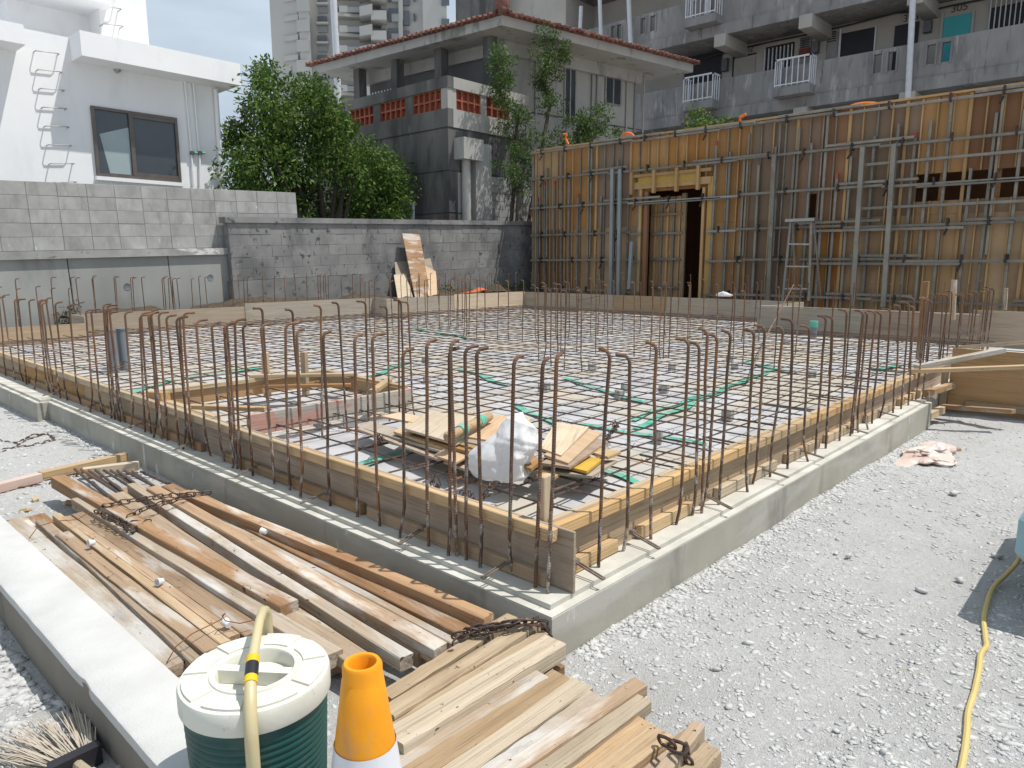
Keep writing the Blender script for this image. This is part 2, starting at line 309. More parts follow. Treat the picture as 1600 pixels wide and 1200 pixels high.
# ================================================================ FOUNDATION
fnd = thing('concrete_foundation', 'grey concrete foundation with a stepped ledge carrying starter bars', 'foundation', (1.607, 1.307, -.3))
FO = [(1.607, 1.307), (6.35, 1.307), (6.35, 1.40), (7.0, 1.40), (7.12, 1.40), (7.12, -3), (11, -3), (11, 4.7), (12.7, 4.7), (12.7, 11.2), (8.6, 11.2), (8.6, 11.62), (3.1, 11.62), (3.1, 11.0), (1.53, 11.0), (1.53, 6.48), (1.607, 6.48)]
MB().prism(FO, -.45, -.024).build('footing', CONC, fnd)
MB().prism([(1.609, 1.309), (6.348, 1.309), (6.348, 1.36), (1.66, 1.36), (1.66, 6.5), (1.60, 6.5), (1.60, 10.9), (1.533, 10.9), (1.533, 6.482), (1.609, 6.482)], -.03, -.018).build('outer_rim', CONCTOP, fnd)
FI = [(1.643, 1.343), (6.31, 1.343), (6.31, 1.43), (6.96, 1.43), (7.15, 1.43), (7.15, -2.9), (10.9, -2.9), (10.9, 4.8), (12.6, 4.8), (12.6, 11.1), (8.5, 11.1), (8.5, 11.52), (3.2, 11.52), (3.2, 10.9), (1.566, 10.9), (1.566, 6.516), (1.643, 6.516)]
MB().prism(FI, -.1, 0).build('ledge', CONCTOP, fnd)

# floor sheet
ux = np.arange(1.76, 12.32, .07); uy = np.arange(1.46, 11.40, .07); SX, SY = np.meshgrid(ux, uy, indexing='ij')
SZ = .045+.035*fbm(SX, SY, 5, 1.1, 4)+.012*np.abs(fbm(SX*.6+SY, SY*1.4, 9, 2.6, 3))
pit = np.exp(-(((SX-2.7)/.8)**4+((SY-4.5)/.85)**4)); SZ -= .03*pit
n0, n1 = SX.shape; ii = np.arange(n0*n1).reshape(n0, n1); F4 = np.stack([ii[:-1, :-1], ii[1:, :-1], ii[1:, 1:], ii[:-1, 1:]], -1)
ok = ~((SX[:-1, :-1] > 10.4) & (SY[:-1, :-1] < 4.6)) & ~((SX[:-1, :-1] < 3.2) & (SY[:-1, :-1] > 10.7)) & ~((SX[:-1, :-1] > 8.4) & (SY[:-1, :-1] > 10.9))
sheet = link('floor_sheet', npmesh('floor_sheet', np.stack([SX, SY, SZ], -1).reshape(-1, 3), F4[ok], PLAST, True))
tag(sheet, 'pale wrinkled plastic sheeting laid over the slab bed under the mesh', 'plastic sheet')
def shz(x, y):
    i = int(np.clip((x-1.76)/.07, 0, SX.shape[0]-1)); j = int(np.clip((y-1.46)/.07, 0, SX.shape[1]-1)); return float(SZ[i, j])

def tape(pa, pb, wd=.05, wob=.02):
    wd *= 1.1; a, b = az(*pa, .06), az(*pb, .06); t = (b-a); L_ = t.length; n = max(3, int(L_/.07)); t.normalize(); s = Vector((-t.y, t.x, 0)); vs = []
    for i in range(n+1):
        p = a+t*(L_*i/n)+s*(wob*math.sin(i*.7+pa[0])); 
        for q in (-1, 1): r_ = p+s*(q*wd/2); vs.append((r_.x, r_.y, shz(r_.x, r_.y)+.014))
    o = MB().add(vs, [(2*i, 2*i+1, 2*i+3, 2*i+2) for i in range(n)]).build('green_tape', TAPE)
    return o
TP = [((990, 668), (1165, 596), .05, 'long green tape strip running towards the right form beside the mesh bars'), ((985, 655), (1110, 615), .04, 'shorter green tape strip just left of the long diagonal one'),
      ((1140, 605), (1215, 575), .05, 'green tape strip near the tall starter bars on the right'), ((880, 590), (1010, 632), .05, 'green tape strip crossing under bent bars mid slab'),
      ((800, 632), (868, 662), .05, 'green tape strip right of the white sack'), ((900, 662), (1105, 690), .045, 'green tape strip in front of the long diagonal tape'),
      ((560, 725), (660, 690), .07, 'green tape strip on the sheet left of the plywood offcuts'), ((200, 612), (270, 592), .07, 'green tape patch beside the timber box form at its left'),
      ((290, 590), (410, 572), .07, 'green tape patch behind the timber box form'), ((560, 593), (640, 566), .06, 'green tape strip beyond the right end of the box form'),
      ((640, 512), (745, 530), .08, 'green tape strip far back near the inner starter bars'), ((720, 575), (790, 600), .06, 'green tape strip behind the wrapped log'),
      ((1160, 565), (1250, 583), .07, 'green tape strip by the capped pipe side'), ((1370, 578), (1400, 570), .09, 'green tape tangle near the right form edge'), ((760, 700), (700, 672), .03, 'thin green tape under the plywood offcuts'), ((942, 735), (1000, 760), .045, 'green tape strip close to the right form near the corner')]
for a, b, wd, lb in TP: tag(tape(a, b, wd), lb, 'tape', 'green tape strips on the floor sheet')

# rebar mesh
mesh_t = thing('rebar_mesh', 'rusty rebar mesh tied on a square grid across the whole slab', 'rebar mesh', (1.8, 1.5, .1))
k = 0
def wav(a, b, z, along):
    L_ = abs(b[along]-a[along]); n = max(3, int(L_/.5)); pts = []; ph = random.uniform(0, 6)
    for i in range(n+1):
        f = i/n; p = Vector(a).lerp(Vector(b), f); p[1-along] += .006*math.sin(ph+i*1.3); p.z = z+.006*math.sin(ph*2+i*.9); pts.append(p)
    return pts
for i in range(49):
    y = 1.60+.2*i+random.uniform(-.012, .012); x1 = 10.45 if y < 4.5 else 12.25; x0 = 3.25 if y > 10.7 else 1.80
    if y > 10.9: x1 = 8.3
    segs = [(x0, x1)]
    if 3.86 < y < 5.0: segs = [(x0, x1)]
    for a, b in segs: MB().tube(wav((a, y, 0), (b, y, 0), .112, 0), .0047, 5).build('mesh_bar', RUSTM, mesh_t, True)
for i in range(53):
    x = 1.90+.2*i+random.uniform(-.012, .012); y0 = 4.6 if x > 10.4 else 1.52; y1 = 10.7 if x < 3.2 else (10.9 if x > 8.35 else 11.3)
    if x > 12.2: break
    MB().tube(wav((x, y0, 0), (x, y1, 0), .126, 1), .0047, 5).build('mesh_bar', RUSTM, mesh_t, True)
tm = MB()
for i in range(0, 26):
    for j in range(0, 22):
        x, y = 1.90+.2*i, 1.60+.2*j
        if (i+j) % 2 == 0: tm.tube([(x-.012, y, .118), (x, y+.012, .134), (x+.013, y, .118), (x+.018, y-.012, .142)], .0016, 3)
tw = tm.build('tie_wires', RUSTM, mesh_t); tw['kind'] = 'stuff'
# extra short dowels along the near edges
for px_, py_, dx in [(640, 735, .28), (700, 752, .3), (560, 700, .3), (840, 775, .3)]:
    p = az(px_, py_, .13); MB().tube([p, p+V(dx, 0, 0)], .006, 5).build('dowel_bar', RUSTM, mesh_t)
for i in range(9):
    x = 2.4+.55*i; MB().tube([(x, 1.50, .132), (x, 1.50+random.uniform(.3, .5), .136)], .006, 5).build('dowel_bar', RUSTM, mesh_t)
for px_, py_ in [(497, 666-10), (545, 656), (583, 545), (665, 562), (667, 593), (853, 602), (848, 605), (925, 572), (978, 605), (968, 615), (1037, 607), (1050, 572), (1028, 680), (1137, 646), (1268, 584), (1229, 535), (1140, 560), (582, 546), (1148, 572), (870, 660)]:
    p = az(px_, py_, .09); o = MB().cbox(.07, .05, .075, .004).build('spacer_block', SPACER, None, loc=(p.x, p.y, .082), rot=(0, 0, random.uniform(0, 3)), local=True)
    tag(o, 'small grey concrete spacer block propping up the rebar mesh', 'spacer block', 'concrete spacers under the mesh')

# ================================================================ EDGE FORMS
lf = thing('left_edge_form', 'timber edge form along the long shaded left side of the slab', 'formwork', (1.75, 1.33, 0))
yb = [1.335, 2.55, 4.35, 6.05, 7.8, 10.74]
for i in range(5):
    plank('form_board', (1.756, yb[i], .106), (1.756, yb[i+1]-.003, .106), .012, .212, (PLYG, PLYG, PLY, PLY, PLY)[i], lf, ch=.001)
for a, b in [(1.40, 3.05), (3.053, 5.0), (5.003, 6.62), (6.66, 10.7)]:
    plank('top_batten', (1.733, a, .190+random.uniform(-.004, .004)), (1.733, b, .190), .032, .045, BATT, lf)
for a, b in [(1.43, 2.42), (2.46, 3.02), (3.05, 3.75), (4.0, 5.6), (5.65, 7.4), (7.5, 10.6)]:
    plank('bottom_batten', (1.734, a, .026), (1.734, b, .026), .030, .05, BATD, lf)
plank('corner_post', (1.80, 1.50, .0), (1.80, 1.50, .36), .030, .05, BATT, lf, up=V(1, 0, 0))
rf = thing('right_edge_form', 'sunlit timber edge form along the right side of the slab', 'formwork', (1.80, 1.45, 0))
for a, b, m in [(1.765, 3.55, PLY), (3.553, 5.15, PLY), (5.153, 6.5, PLYG), (6.503, 7.9, PLYG)]: plank('form_board', (a, 1.461, .103), (b, 1.461, .103), .012, .206, m, rf, ch=.001)
for a, b in [(1.775, 3.20), (3.203, 4.05), (4.053, 5.6), (5.603, 7.9)]: plank('top_batten', (a, 1.438, .184), (b, 1.438, .184+random.uniform(-.004, .004)), .032, .045, BATT, rf)
plank('top_rail', (1.80, 1.478, .195), (7.9, 1.478, .195), .022, .03, BATT, rf)
for a, b in [(1.80, 2.14), (2.30, 2.72), (2.95, 3.6), (3.75, 4.22), (4.35, 4.9), (5.1, 5.75), (5.9, 6.5)]:
    plank('bottom_batten', (a, 1.438, .028), (b, 1.438, .028), .032, .052, (BATT, TIMBP)[random.random() < .25], rf)
def tie(parent, base, d):
    d = Vector(d); b = Vector(base); e = b+d*.125+V(0, 0, -.022); s = d.cross(UP)*.006
    m = MB().obox(b+s, e+s, .004, .007).obox(b-s, e-s, .004, .007).obox(e-s-d*.004, e+s-d*.004, .009, .006); o = m.build('form_tie', STEEL, parent)
    MB().tube([b-d*.012+V(0, 0, .003), b+d*.008+V(0, 0, .003)], .013, 8).build('tie_bolt', STEEL, parent)
for y in (1.60, 2.06, 2.72, 3.36, 4.1, 4.85, 5.75, 6.55): tie(lf, (1.722, y, .045), (-1, random.uniform(-.25, .25), 0))
for x in (1.88, 2.24, 2.84, 3.42, 3.92, 4.68, 5.35, 6.0): tie(rf, (x, 1.424, .045), (random.uniform(-.2, .35), -1, 0))

bf = thing('back_edge_form', 'pale plywood edge form along the far side of the slab before the block walls', 'formwork', (3.2, 11.3, 0))
def fb(a, b, z0, z1, m, th=.014): plank('form_board', (*a, (z0+z1)/2), (*b, (z0+z1)/2), th, z1-z0, m, bf, ch=.001)
fb((1.76, 10.75), (3.2, 10.75), .02, .27, PLY); fb((3.2, 10.75), (3.2, 11.3), .02, .36, PLYG)
fb((3.2, 11.31), (5.75, 11.31), .05, .36, PLYW); fb((5.76, 11.31), (8.35, 11.31), .05, .41, PLYW); fb((8.36, 11.31), (8.36, 10.92), .05, .42, PLYG)
fb((8.37, 10.91), (10.1, 10.91), .05, .41, PLYW); fb((10.11, 10.91), (12.3, 10.91), .05, .43, PLYL)
fr_ = thing('far_right_form', 'low plywood edge form along the far right side before the tall formwork', 'formwork', (12.3, 4.6, 0)); bf0 = bf; bf = fr_
ys = [10.9, 9.55, 8.45, 7.25, 6.35, 5.5, 4.6]
for i in range(6): fb((12.31, ys[i]), (12.31, ys[i+1]+.004), .04, .42, (PLYW, PLYW, PLY, PLYW, PLYW, PLYG)[i])
fb((12.3, 4.59), (10.5, 4.59), .04, .42, PLYG)
fb((10.49, 4.58), (10.49, 3.1), .04, .42, PLYW); fb((10.49, 3.097), (10.49, 1.75), .04, .415, PLYG)
plank('top_batten', (10.52, 4.56, .432), (10.52, 1.75, .43), .04, .02, TIMBG, fr_)

# ================================================================ STARTER BARS
def bar_mesh(h, hook, kink, seed):
    r = random.Random(seed); pts = [V(0, 0, -.06)]
    if kink: pts += [V(kink*.9, r.uniform(-.01, .01), .0), V(kink*.35, 0, .06), V(0, 0, .12)]
    pts += [V(r.uniform(-.005, .005), r.uniform(-.005, .005), h*f) for f in (.25, .5, .75)] if not kink else [V(0, 0, h*.6)]
    R_ = .028
    for i in range(6): a = math.pi/2*i/5; pts.append(V(R_*(1-math.cos(a)), 0, h-R_+R_*math.sin(a)))
    pts.append(V(R_+hook, 0, h+.002)); return MB().tube(pts, .0066, 7).mesh('starter_bar', RUST, True)
BV = [bar_mesh(.775+random.uniform(-.022, .022), random.uniform(.014, .036), (0, 0, 0, .025, -.03, 0, .015, 0, 0, .02, 0, -.015)[i], i) for i in range(12)]
def nth(i): i += 1; return '%d%s' % (i, 'th' if 10 < i % 100 < 14 else {1: 'st', 2: 'nd', 3: 'rd'}.get(i % 10, 'th'))
def bars(pts, ang, label, group, z=0., sc_=1., kind=None):
    for i_, p in enumerate(pts):
        o = link('starter_bar', random.choice(BV), None, (p[0]+random.uniform(-.006, .006), p[1]+random.uniform(-.006, .006), z), (random.uniform(-.028, .028), random.uniform(-.028, .028), math.radians(ang+random.uniform(-20, 20))))
        o.scale = (1, 1, sc_*random.uniform(.97, 1.02)); tag(o, label.replace('NTH', nth(i_)), 'rebar', group)
def on_x(px_, X, z=0):
    a = (px_-800)/FPX; return (RT.x*X-a*(FW.x*X+FW.z*(z-CAM.z)))/(a*FW.y-RT.y)
def on_y(px_, Y, z=0):
    a = (px_-800)/FPX; return (RT.y*Y-a*(FW.y*Y+FW.z*(z-CAM.z)))/(a*FW.x-RT.x)
LP = [857, 833, 795, 752, 726, 711, 705, 672, 633, 594, 557, 515, 475, 453, 430, 397, 375, 370, 366, 361, 347, 324, 301, 296, 291, 280, 260, 255, 251, 246, 236, 227, 209, 192, 188, 184, 180, 175, 160, 146, 122, 105, 95, 83, 78, 74, 58, 42, 33, 24, 8]
bars([(1.700, on_x(p, 1.70)) for p in LP], 0, 'NTH hooked starter bar from the near corner along the left ledge', 'starter bars along the left ledge')
RP = [937, 980, 1019, 1062, 1087, 1097, 1104, 1122, 1162, 1181, 1205, 1230, 1252, 1272, 1290, 1312, 1327, 1333, 1338, 1347, 1363, 1379, 1395, 1407, 1418, 1431, 1441]
bars([(on_y(p, 1.395), 1.395) for p in RP], 90, 'NTH hooked starter bar from the near corner along the right ledge', 'starter bars along the right ledge')
bars([(x, 1.55+random.uniform(-.03, .05)) for x in (6.75, 6.95, 7.1, 7.3, 7.55, 7.75, 7.9, 8.0, 8.2, 8.5, 8.7, 8.95, 9.2, 9.4, 9.6, 9.65, 9.9, 10.1, 10.25)], 90, 'NTH starter bar in the tight row past the right ledge, counted outward', 'starter bars past the right ledge')
bars([(x, 3.68) for x in (1.98, 2.18, 2.32, 2.5, 2.66, 2.82, 2.9, 2.95, 3.02)], 180, 'NTH hooked starter bar from the left before the red marked box form', 'starter bars beside the box form', .05)
bars([(6.95, y) for y in (7.3, 7.24, 7.2, 7.05, 6.89, 6.66, 6.44, 6.2, 5.98, 5.82)], 90, 'NTH thin starter bar from the left in the inner wall row at mid slab', 'starter bars of the inner wall row', .05)
bars([(x, y) for x, y in ((5.53, 4.56), (5.46, 4.4), (5.44, 4.3), (5.5, 4.15), (5.75, 4.9), (6.0, 5.0), (6.3, 5.05), (6.62, 5.05), (6.7, 4.85), (6.6, 4.6), (6.75, 4.35), (6.68, 4.1), (6.69, 4.0), (6.75, 3.98), (6.86, 3.98))], 170, 'thin starter bar in the cluster at the centre of the slab', 'starter bars in the central cluster', .05)
bars([(x, y) for x, y in ((7.21, 3.94), (7.02, 3.31), (8.99, 4.12), (9.05, 4.0), (9.0, 3.9), (6.83, 2.79), (6.72, 2.59), (6.75, 2.25), (6.65, 2.07), (6.8, 3.1), (7.9, 3.0))], 180, 'starter bar standing in the mesh near the capped grey pipe', 'starter bars near the capped pipe', .05)
bars([(x, 8.4+random.uniform(-.05, .05)) for x in (6.05, 6.14, 6.2, 6.55, 6.9, 7.05, 7.22, 7.45, 7.65, 7.8, 7.88, 7.95)]+[(7.92, y) for y in (8.65, 8.9, 9.2)], 0, 'thin starter bar in the inner row before the leaning boards', 'starter bars of the back inner row', .05)
bars([(3.35+i*.23+random.uniform(-.06, .06), 11.45) for i in range(22)]+[(4.6, 11.45), (4.66, 11.45), (5.75, 11.45), (5.82, 11.45), (7.3, 11.45), (7.36, 11.45), (7.42, 11.45)], 0, 'thin starter bar behind the pale back form at the block wall', 'starter bars along the back form', .1, .98)
bars([(8.6+i*.24+random.uniform(-.05, .05), 11.05) for i in range(16)]+[(9.3, 11.05), (11.3, 11.05), (11.36, 11.05)], 0, 'thin starter bar behind the back form right of the leaning boards', 'starter bars along the back form right part', .1, .98)
bars([(1.9+i*.2+random.uniform(-.03, .03), 10.88) for i in range(7)], 0, 'starter bar behind the brown form at the far left end', 'starter bars at the far left end', .0)
bars([(12.45, 4.9+i*.23+random.uniform(-.06, .06)) for i in range(27)], 180, 'thin starter bar between the low far form and the tall formwork', 'starter bars along the far right form', .1, .98)
bars([(10.62, 1.75+i*.22+random.uniform(-.05, .05)) for i in range(12)], 180, 'starter bar behind the grey form near the right end', 'starter bars behind the grey form', .05)
bars([(7.2+.2*i, 6.05+random.uniform(-.05, .05)) for i in range(10)]+[(9.0, 4.3+.2*i) for i in range(8)], 90, 'thin starter bar in the rear cross row between mid slab and far form', 'starter bars of the rear cross row', .05)
bars([(2.2+.33*i+random.uniform(-.1, .1), 11.5 if 2.2+.33*i > 3.2 else 11.0) for i in range(10)], 0, 'thin starter bar standing by the retaining wall at the far left', 'starter bars by the retaining wall', .1)
tag(MB().tube([az(1168, 595, .1), az(1200, 520, .3), ax(1240, 445, 9.0)], .008, 6).build('leaning_bar', RUST), 'lone rusty bar leaning diagonally across the mesh near the step ladder', 'rebar')
tag(MB().tube([az(838+25, 477, .12), ax(940, 462, 12.0)], .01, 6).build('leaning_bar', RUST), 'thin bar lying aslant before the far brown form', 'rebar')

# pipes standing in the slab
PVC = mat('grey_plastic_pipe', (.20, .22, .25), (.16, .175, .2), 4, rough=.4)
p = az(179, 578, .06)
for i, (dx, lb) in enumerate([(0, 'grey plastic pipe stub standing behind the left starter bars, nearer of the pair'), (.12, 'grey plastic pipe stub standing behind the left starter bars, farther of the pair')]):
    pp = thing('pipe_stub', lb, 'pipe', (p.x+dx, p.y+dx*.5, .03), 'grey pipe stubs')
    MB().tube([(p.x+dx, p.y+dx*.5, .03), (p.x+dx-.01, p.y+dx*.5, .43)], .048, 16).build('pipe_wall', PVC, pp, True); MB().lathe([(.05, .425), (.053, .43), (.053, .45), (.03, .452)], 16, p.x+dx-.01, p.y+dx*.5).build('pipe_collar', PVC, pp, True)
p = az(1270, 527, .06); pp = thing('capped_pipe', 'grey pipe with a green taped cap standing in the mesh at the right', 'pipe', (p.x, p.y, .03))
MB().tube([(p.x, p.y, .03), (p.x, p.y, .27)], .05, 16).build('pipe_wall', PVC, pp, True); MB().tube([(p.x, p.y, .2), (p.x, p.y, .285)], .056, 16).build('green_cap', TAPE, pp, True)
# ================================================================ THINGS ON THE SLAB
bx_ = thing('box_form', 'timber box form round a slab opening, with red paint marks on its front board', 'formwork', (2.5, 4.4, .05))
plank('front_board', (1.93, 3.84, .148), (3.13, 3.84, .148), .03, .125, REDP, bx_)
plank('side_board', (3.11, 3.86, .15), (3.16, 5.0, .15), .025, .11, PLY, bx_); plank('side_batten', (3.135, 3.9, .208), (3.185, 5.0, .208), .05, .03, BATT, bx_)
plank('back_board', (1.78, 4.99, .15), (3.17, 4.99, .15), .025, .11, PLY, bx_); plank('back_batten', (1.78, 4.985, .210), (3.19, 4.985, .210), .055, .03, BATT, bx_)
plank('left_batten', (1.80, 3.95, .195), (1.80, 4.98, .195), .05, .03, BATT, bx_)
plank('corner_brace', (2.55, 5.0, .238), (3.16, 4.5, .235), .045, .025, BATT, bx_); plank('corner_brace', (2.62, 4.93, .16), (3.1, 4.5, .16), .045, .025, BATD, bx_)
plank('corner_brace', (2.82, 3.85, .224), (3.15, 4.1, .236), .05, .03, BATT, bx_); plank('corner_brace', (1.80, 4.25, .222), (2.05, 3.85, .224), .05, .025, BATT, bx_)
plank('end_block', (1.79, 4.62, .22), (1.79, 4.84, .20), .06, .09, BATT, bx_)
for i, (x, y, lb) in enumerate([(418, 620, 'upright wooden stake inside the box form, left of the pair'), (478, 618, 'upright wooden stake inside the box form, right of the pair')]):
    p = az(x, y, .06); o = plank('wooden_stake', p, p+V(0, 0, .34), .045, .04, TIMBP, None, up=V(1, .4, 0)); tag(o, lb, 'stake', 'stakes in the box form')

def slab_px(name, pts, z, t, m, label, cat, group=None):
    P = [az(x, y, z) for x, y in pts]; c = sum(P, Vector())/len(P); e = P[1]-P[0]; a = math.atan2(e.y, e.x); ca, sa = math.cos(-a), math.sin(-a)
    q = [((p.x-c.x)*ca-(p.y-c.y)*sa, (p.x-c.x)*sa+(p.y-c.y)*ca) for p in P]
    ar = sum(q[i][0]*q[(i+1) % len(q)][1]-q[(i+1) % len(q)][0]*q[i][1] for i in range(len(q)))
    if ar < 0: q = q[::-1]
    o = MB().prism(q, -t, 0).build(name, m, None, local=True, loc=(c.x, c.y, z), rot=(random.uniform(-.03, .03), random.uniform(-.03, .03), a))
    return tag(o, label, cat, group)
G_ = 'plywood offcuts heaped on the mesh'
slab_px('plywood_offcut', [(556, 663), (578, 655), (735, 706), (716, 716)], .155, .012, PLYW, 'long whitish board at the left of the offcut heap', 'plywood', G_)
slab_px('plywood_offcut', [(558, 672), (574, 664), (745, 722), (725, 730)], .138, .012, PLYG, 'grey board underneath the long whitish board', 'plywood', G_)
slab_px('plywood_offcut', [(595, 650), (625, 643), (668, 652), (650, 662)], .17, .012, PLYL, 'small tan piece at the back left of the offcut heap', 'plywood', G_)
slab_px('plywood_offcut', [(615, 675), (640, 662), (800, 715), (780, 728)], .175, .014, BATT, 'yellowish strip running under the biggest pale offcut', 'plywood', G_)
slab_px('plywood_offcut', [(640, 678), (668, 668), (850, 720), (830, 735)], .19, .014, PLY, 'brown strip low in the middle of the offcut heap', 'plywood', G_)
slab_px('plywood_offcut', [(631, 669), (670, 644), (748, 650), (768, 663), (712, 692)], .215, .012, PLYL, 'biggest pale offcut on top of the heap, under the wrapped log', 'plywood', G_)
slab_px('plywood_offcut', [(640, 672), (672, 652), (770, 668), (740, 700)], .200, .010, PLY, 'brown sheet directly below the biggest pale offcut', 'plywood', G_)
slab_px('plywood_offcut', [(730, 680), (772, 650), (830, 655), (800, 692)], .222, .012, PLYL, 'pale offcut left of the white sack, under its edge', 'plywood', G_)
slab_px('plywood_offcut', [(725, 690), (775, 664), (845, 680), (810, 708)], .205, .012, PLYG, 'grey brown sheet half hidden under the white sack', 'plywood', G_)
slab_px('plywood_offcut', [(843, 698), (868, 662), (920, 668), (877, 708)], .23, .012, PLYL, 'pale offcut right of the white sack with a scored line', 'plywood', G_)
slab_px('plywood_offcut', [(850, 710), (888, 722), (940, 676), (905, 668)], .215, .012, PLYL, 'second pale sheet right of the white sack, below the scored one', 'plywood', G_)
slab_px('plywood_offcut', [(845, 722), (890, 730), (950, 690), (915, 682)], .20, .012, PLYG, 'dark edged sheet under the two pale ones on the right', 'plywood', G_)
slab_px('plywood_offcut', [(922, 705), (938, 699), (970, 706), (950, 714)], .195, .014, BATT, 'tan block end sticking out at the right of the heap', 'plywood', G_)
slab_px('plywood_offcut', [(880, 728), (918, 711), (942, 716), (917, 738)], .18, .012, mat('yellow_form_ply', (.60, .38, .06), (.50, .30, .05), 8, rough=.5), 'yellow coated plywood piece at the right of the heap', 'plywood', G_)
slab_px('plywood_offcut', [(830, 735), (870, 718), (965, 718), (925, 745)], .162, .012, PLYG, 'lowest grey sheet at the right of the heap', 'plywood', G_)
slab_px('plywood_offcut', [(678, 711), (701, 698), (738, 708), (713, 723)], .17, .010, PLYL, 'small square offcut lying before the heap', 'plywood', G_)
slab_px('plywood_offcut', [(838, 742), (862, 730), (880, 735), (865, 748)], .16, .012, BATT, 'short orange offcut beside the corner post', 'plywood', G_)
a, b = az(698, 684, .26), az(766, 650, .26); lg = thing('wrapped_log', 'short cut log with green tape wraps on the plywood heap', 'log', a)
lp = [a.lerp(b, f) for f in (0, .03, .3, .6, .97, 1)]
MB().tube(lp, [.018, .027, .023, .028, .025, .019], 9).build('trunk', TIMBP, lg, True)
for f in (.32, .74): MB().tube([a.lerp(b, f-.06), a.lerp(b, f), a.lerp(b, f+.06)], [.030, .031, .0295], 10).build('tape_wrap', TAPE, lg, True)

def sack(name, c, rad, m, lab, tilt=(0, 0), seed=1, amp=.10, prof=None, nu=240, nv=130, fold=4, crump=1.0):
    """cloth bag: a profile up its height, soft lumps and creases that run to the gathered top"""
    r = np.random.default_rng(seed); th = np.linspace(0, 2*np.pi, nu, endpoint=False); h = np.linspace(0, 1, nv); T, H = np.meshgrid(th, h, indexing='ij')
    pr_ = prof or [(0, .15), (.02, .8), (.15, 1.0), (.4, .92), (.65, .66), (.85, .42), (.97, .26), (1, .05)]
    P = np.interp(H, [q[0] for q in pr_], [q[1] for q in pr_])
    lump = sum(r.uniform(.4, 1)*np.sin(k*T+r.uniform(0, 6)+2.2*np.sin(H*r.uniform(2, 5)+r.uniform(0, 6)))/k for k in (1, 2, 3))
    D = np.stack([np.cos(T), np.sin(T), H*2], -1); cr_ = np.zeros_like(T)
    for i in range(fold):
        k_ = int(r.integers(4, 13)); ph = r.uniform(0, 6); w_ = np.abs(np.sin(.5*(k_*T+ph+1.6*np.sin(3.1*H+ph)+.8*np.sin(2*T+ph)))); cr_ -= (1-w_)**3*r.uniform(.4, 1)*(.35+.65*H)
    for i in range(fold):
        a0, h0, an = r.uniform(0, 6.28), r.uniform(.1, .9), r.uniform(-1, 1); u = np.sin(T-a0)*1.2; cr_ -= .8*np.exp(-((H-h0-.25*an*u)/.035)**2)*(np.cos(T-a0) > 0)*np.cos(T-a0)
    Q = np.stack([np.cos(T)*np.sqrt(P), np.sin(T)*np.sqrt(P), H*1.8-.9], -1); cp = np.zeros_like(T)      # crumpled-film creases
    for i in range(46):
        n_ = r.normal(0, 1, 3); n_ /= np.linalg.norm(n_); d_ = Q@n_-r.uniform(-.9, .9); w_ = r.uniform(.12, .4); cp += r.choice([-1, 1])*np.maximum(0, w_-np.abs(d_))*np.clip(np.sin(Q@np.roll(n_, 1)*r.uniform(1, 3)+r.uniform(0, 6))+.3, 0, 1)
    R_ = P*(1+amp*1.2*lump+amp*.5*cr_+crump*.16*cp)
    X = R_*np.cos(T)*rad[0]+tilt[0]*H**1.5; Y = R_*np.sin(T)*rad[1]+tilt[1]*H**1.5; Z = H*rad[2]*(1+.12*np.sin(T+seed))+amp*.05*lump*rad[2]*H
    ii = np.arange(nu*nv).reshape(nu, nv); nx = np.roll(ii, -1, 0); F = np.stack([ii[:, :-1], nx[:, :-1], nx[:, 1:], ii[:, 1:]], -1).reshape(-1, 4)
    o = link(name, npmesh(name, np.stack([X, Y, Z], -1).reshape(-1, 3), F, m, True), None, c); return tag(o, lab, 'sack')
p = az(787, 752, .14)
sack('white_sack', (p.x+.06, p.y+.07, .125), (.13, .15, .27), SACKW, 'slumped white woven sack beside the plywood heap', (.07, -.07), 5, .13, [(0, .2), (.02, .8), (.12, 1.0), (.35, .95), (.55, .72), (.75, .62), (.92, .5), (.99, .3), (1, .05)], fold=9, crump=1.7)
p = az(1448, 712, -.19)
sack('pink_sack', (p.x+.04, p.y, float(gz(p.x, p.y))-.01), (.24, .14, .11), SACKP, 'crumpled dusty pink sack on the gravel beside the foundation', (.05, -.03), 16, .2, [(0, .5), (.03, .95), (.2, 1.0), (.5, .92), (.75, .75), (.92, .45), (1, .05)], fold=4, crump=4.0)
tag(plank('wood_scrap', az(1470, 703, -.16), az(1500, 702, -.16), .03, .02, TIMB), 'short brown stick poking from under the pink sack', 'wood scrap')

# chains
def link_mesh(ln, wd, r):
    pts = []
    for i in range(12):
        a = 2*math.pi*i/12; pts.append(V(math.copysign(ln/2-wd/2, math.cos(a))+wd/2*math.cos(a) if abs(math.cos(a)) > 1e-6 else 0, wd/2*math.sin(a), 0))
    return MB().tube(pts, r, 5, True).mesh('chain_link', CHAIN, True)
LK = link_mesh(.046, .021, .0032); LK2 = link_mesh(.055, .026, .0042)
def chain(path, label, lk=LK, step=.035, group=None):
    P = [Vector(p) for p in path]; c = thing('chain', label, 'chain', P[0], group); d = 0; pos = []; i = 0
    segs = [(P[j], P[j+1]) for j in range(len(P)-1)]
    for a, b in segs:
        L_ = (b-a).length
        while d < L_: pos.append((a.lerp(b, d/L_), (b-a).normalized())); d += step
        d -= L_
    for i, (p, t) in enumerate(pos):
        o = link('chain_link', lk, c); M, _ = frame(p-t*.01, p+t*.01); o.matrix_basis = Matrix.Translation(-P[0]) @ M @ Matrix.Rotation(math.radians(20 if i % 2 else 95)+random.uniform(-.3, .3), 4, 'X') @ Matrix.Rotation(random.uniform(-.25, .25), 4, 'Z')
def arcp(px, z): return [az(x, y, zz) for (x, y), zz in zip(px, z if isinstance(z, list) else [z]*len(px))]
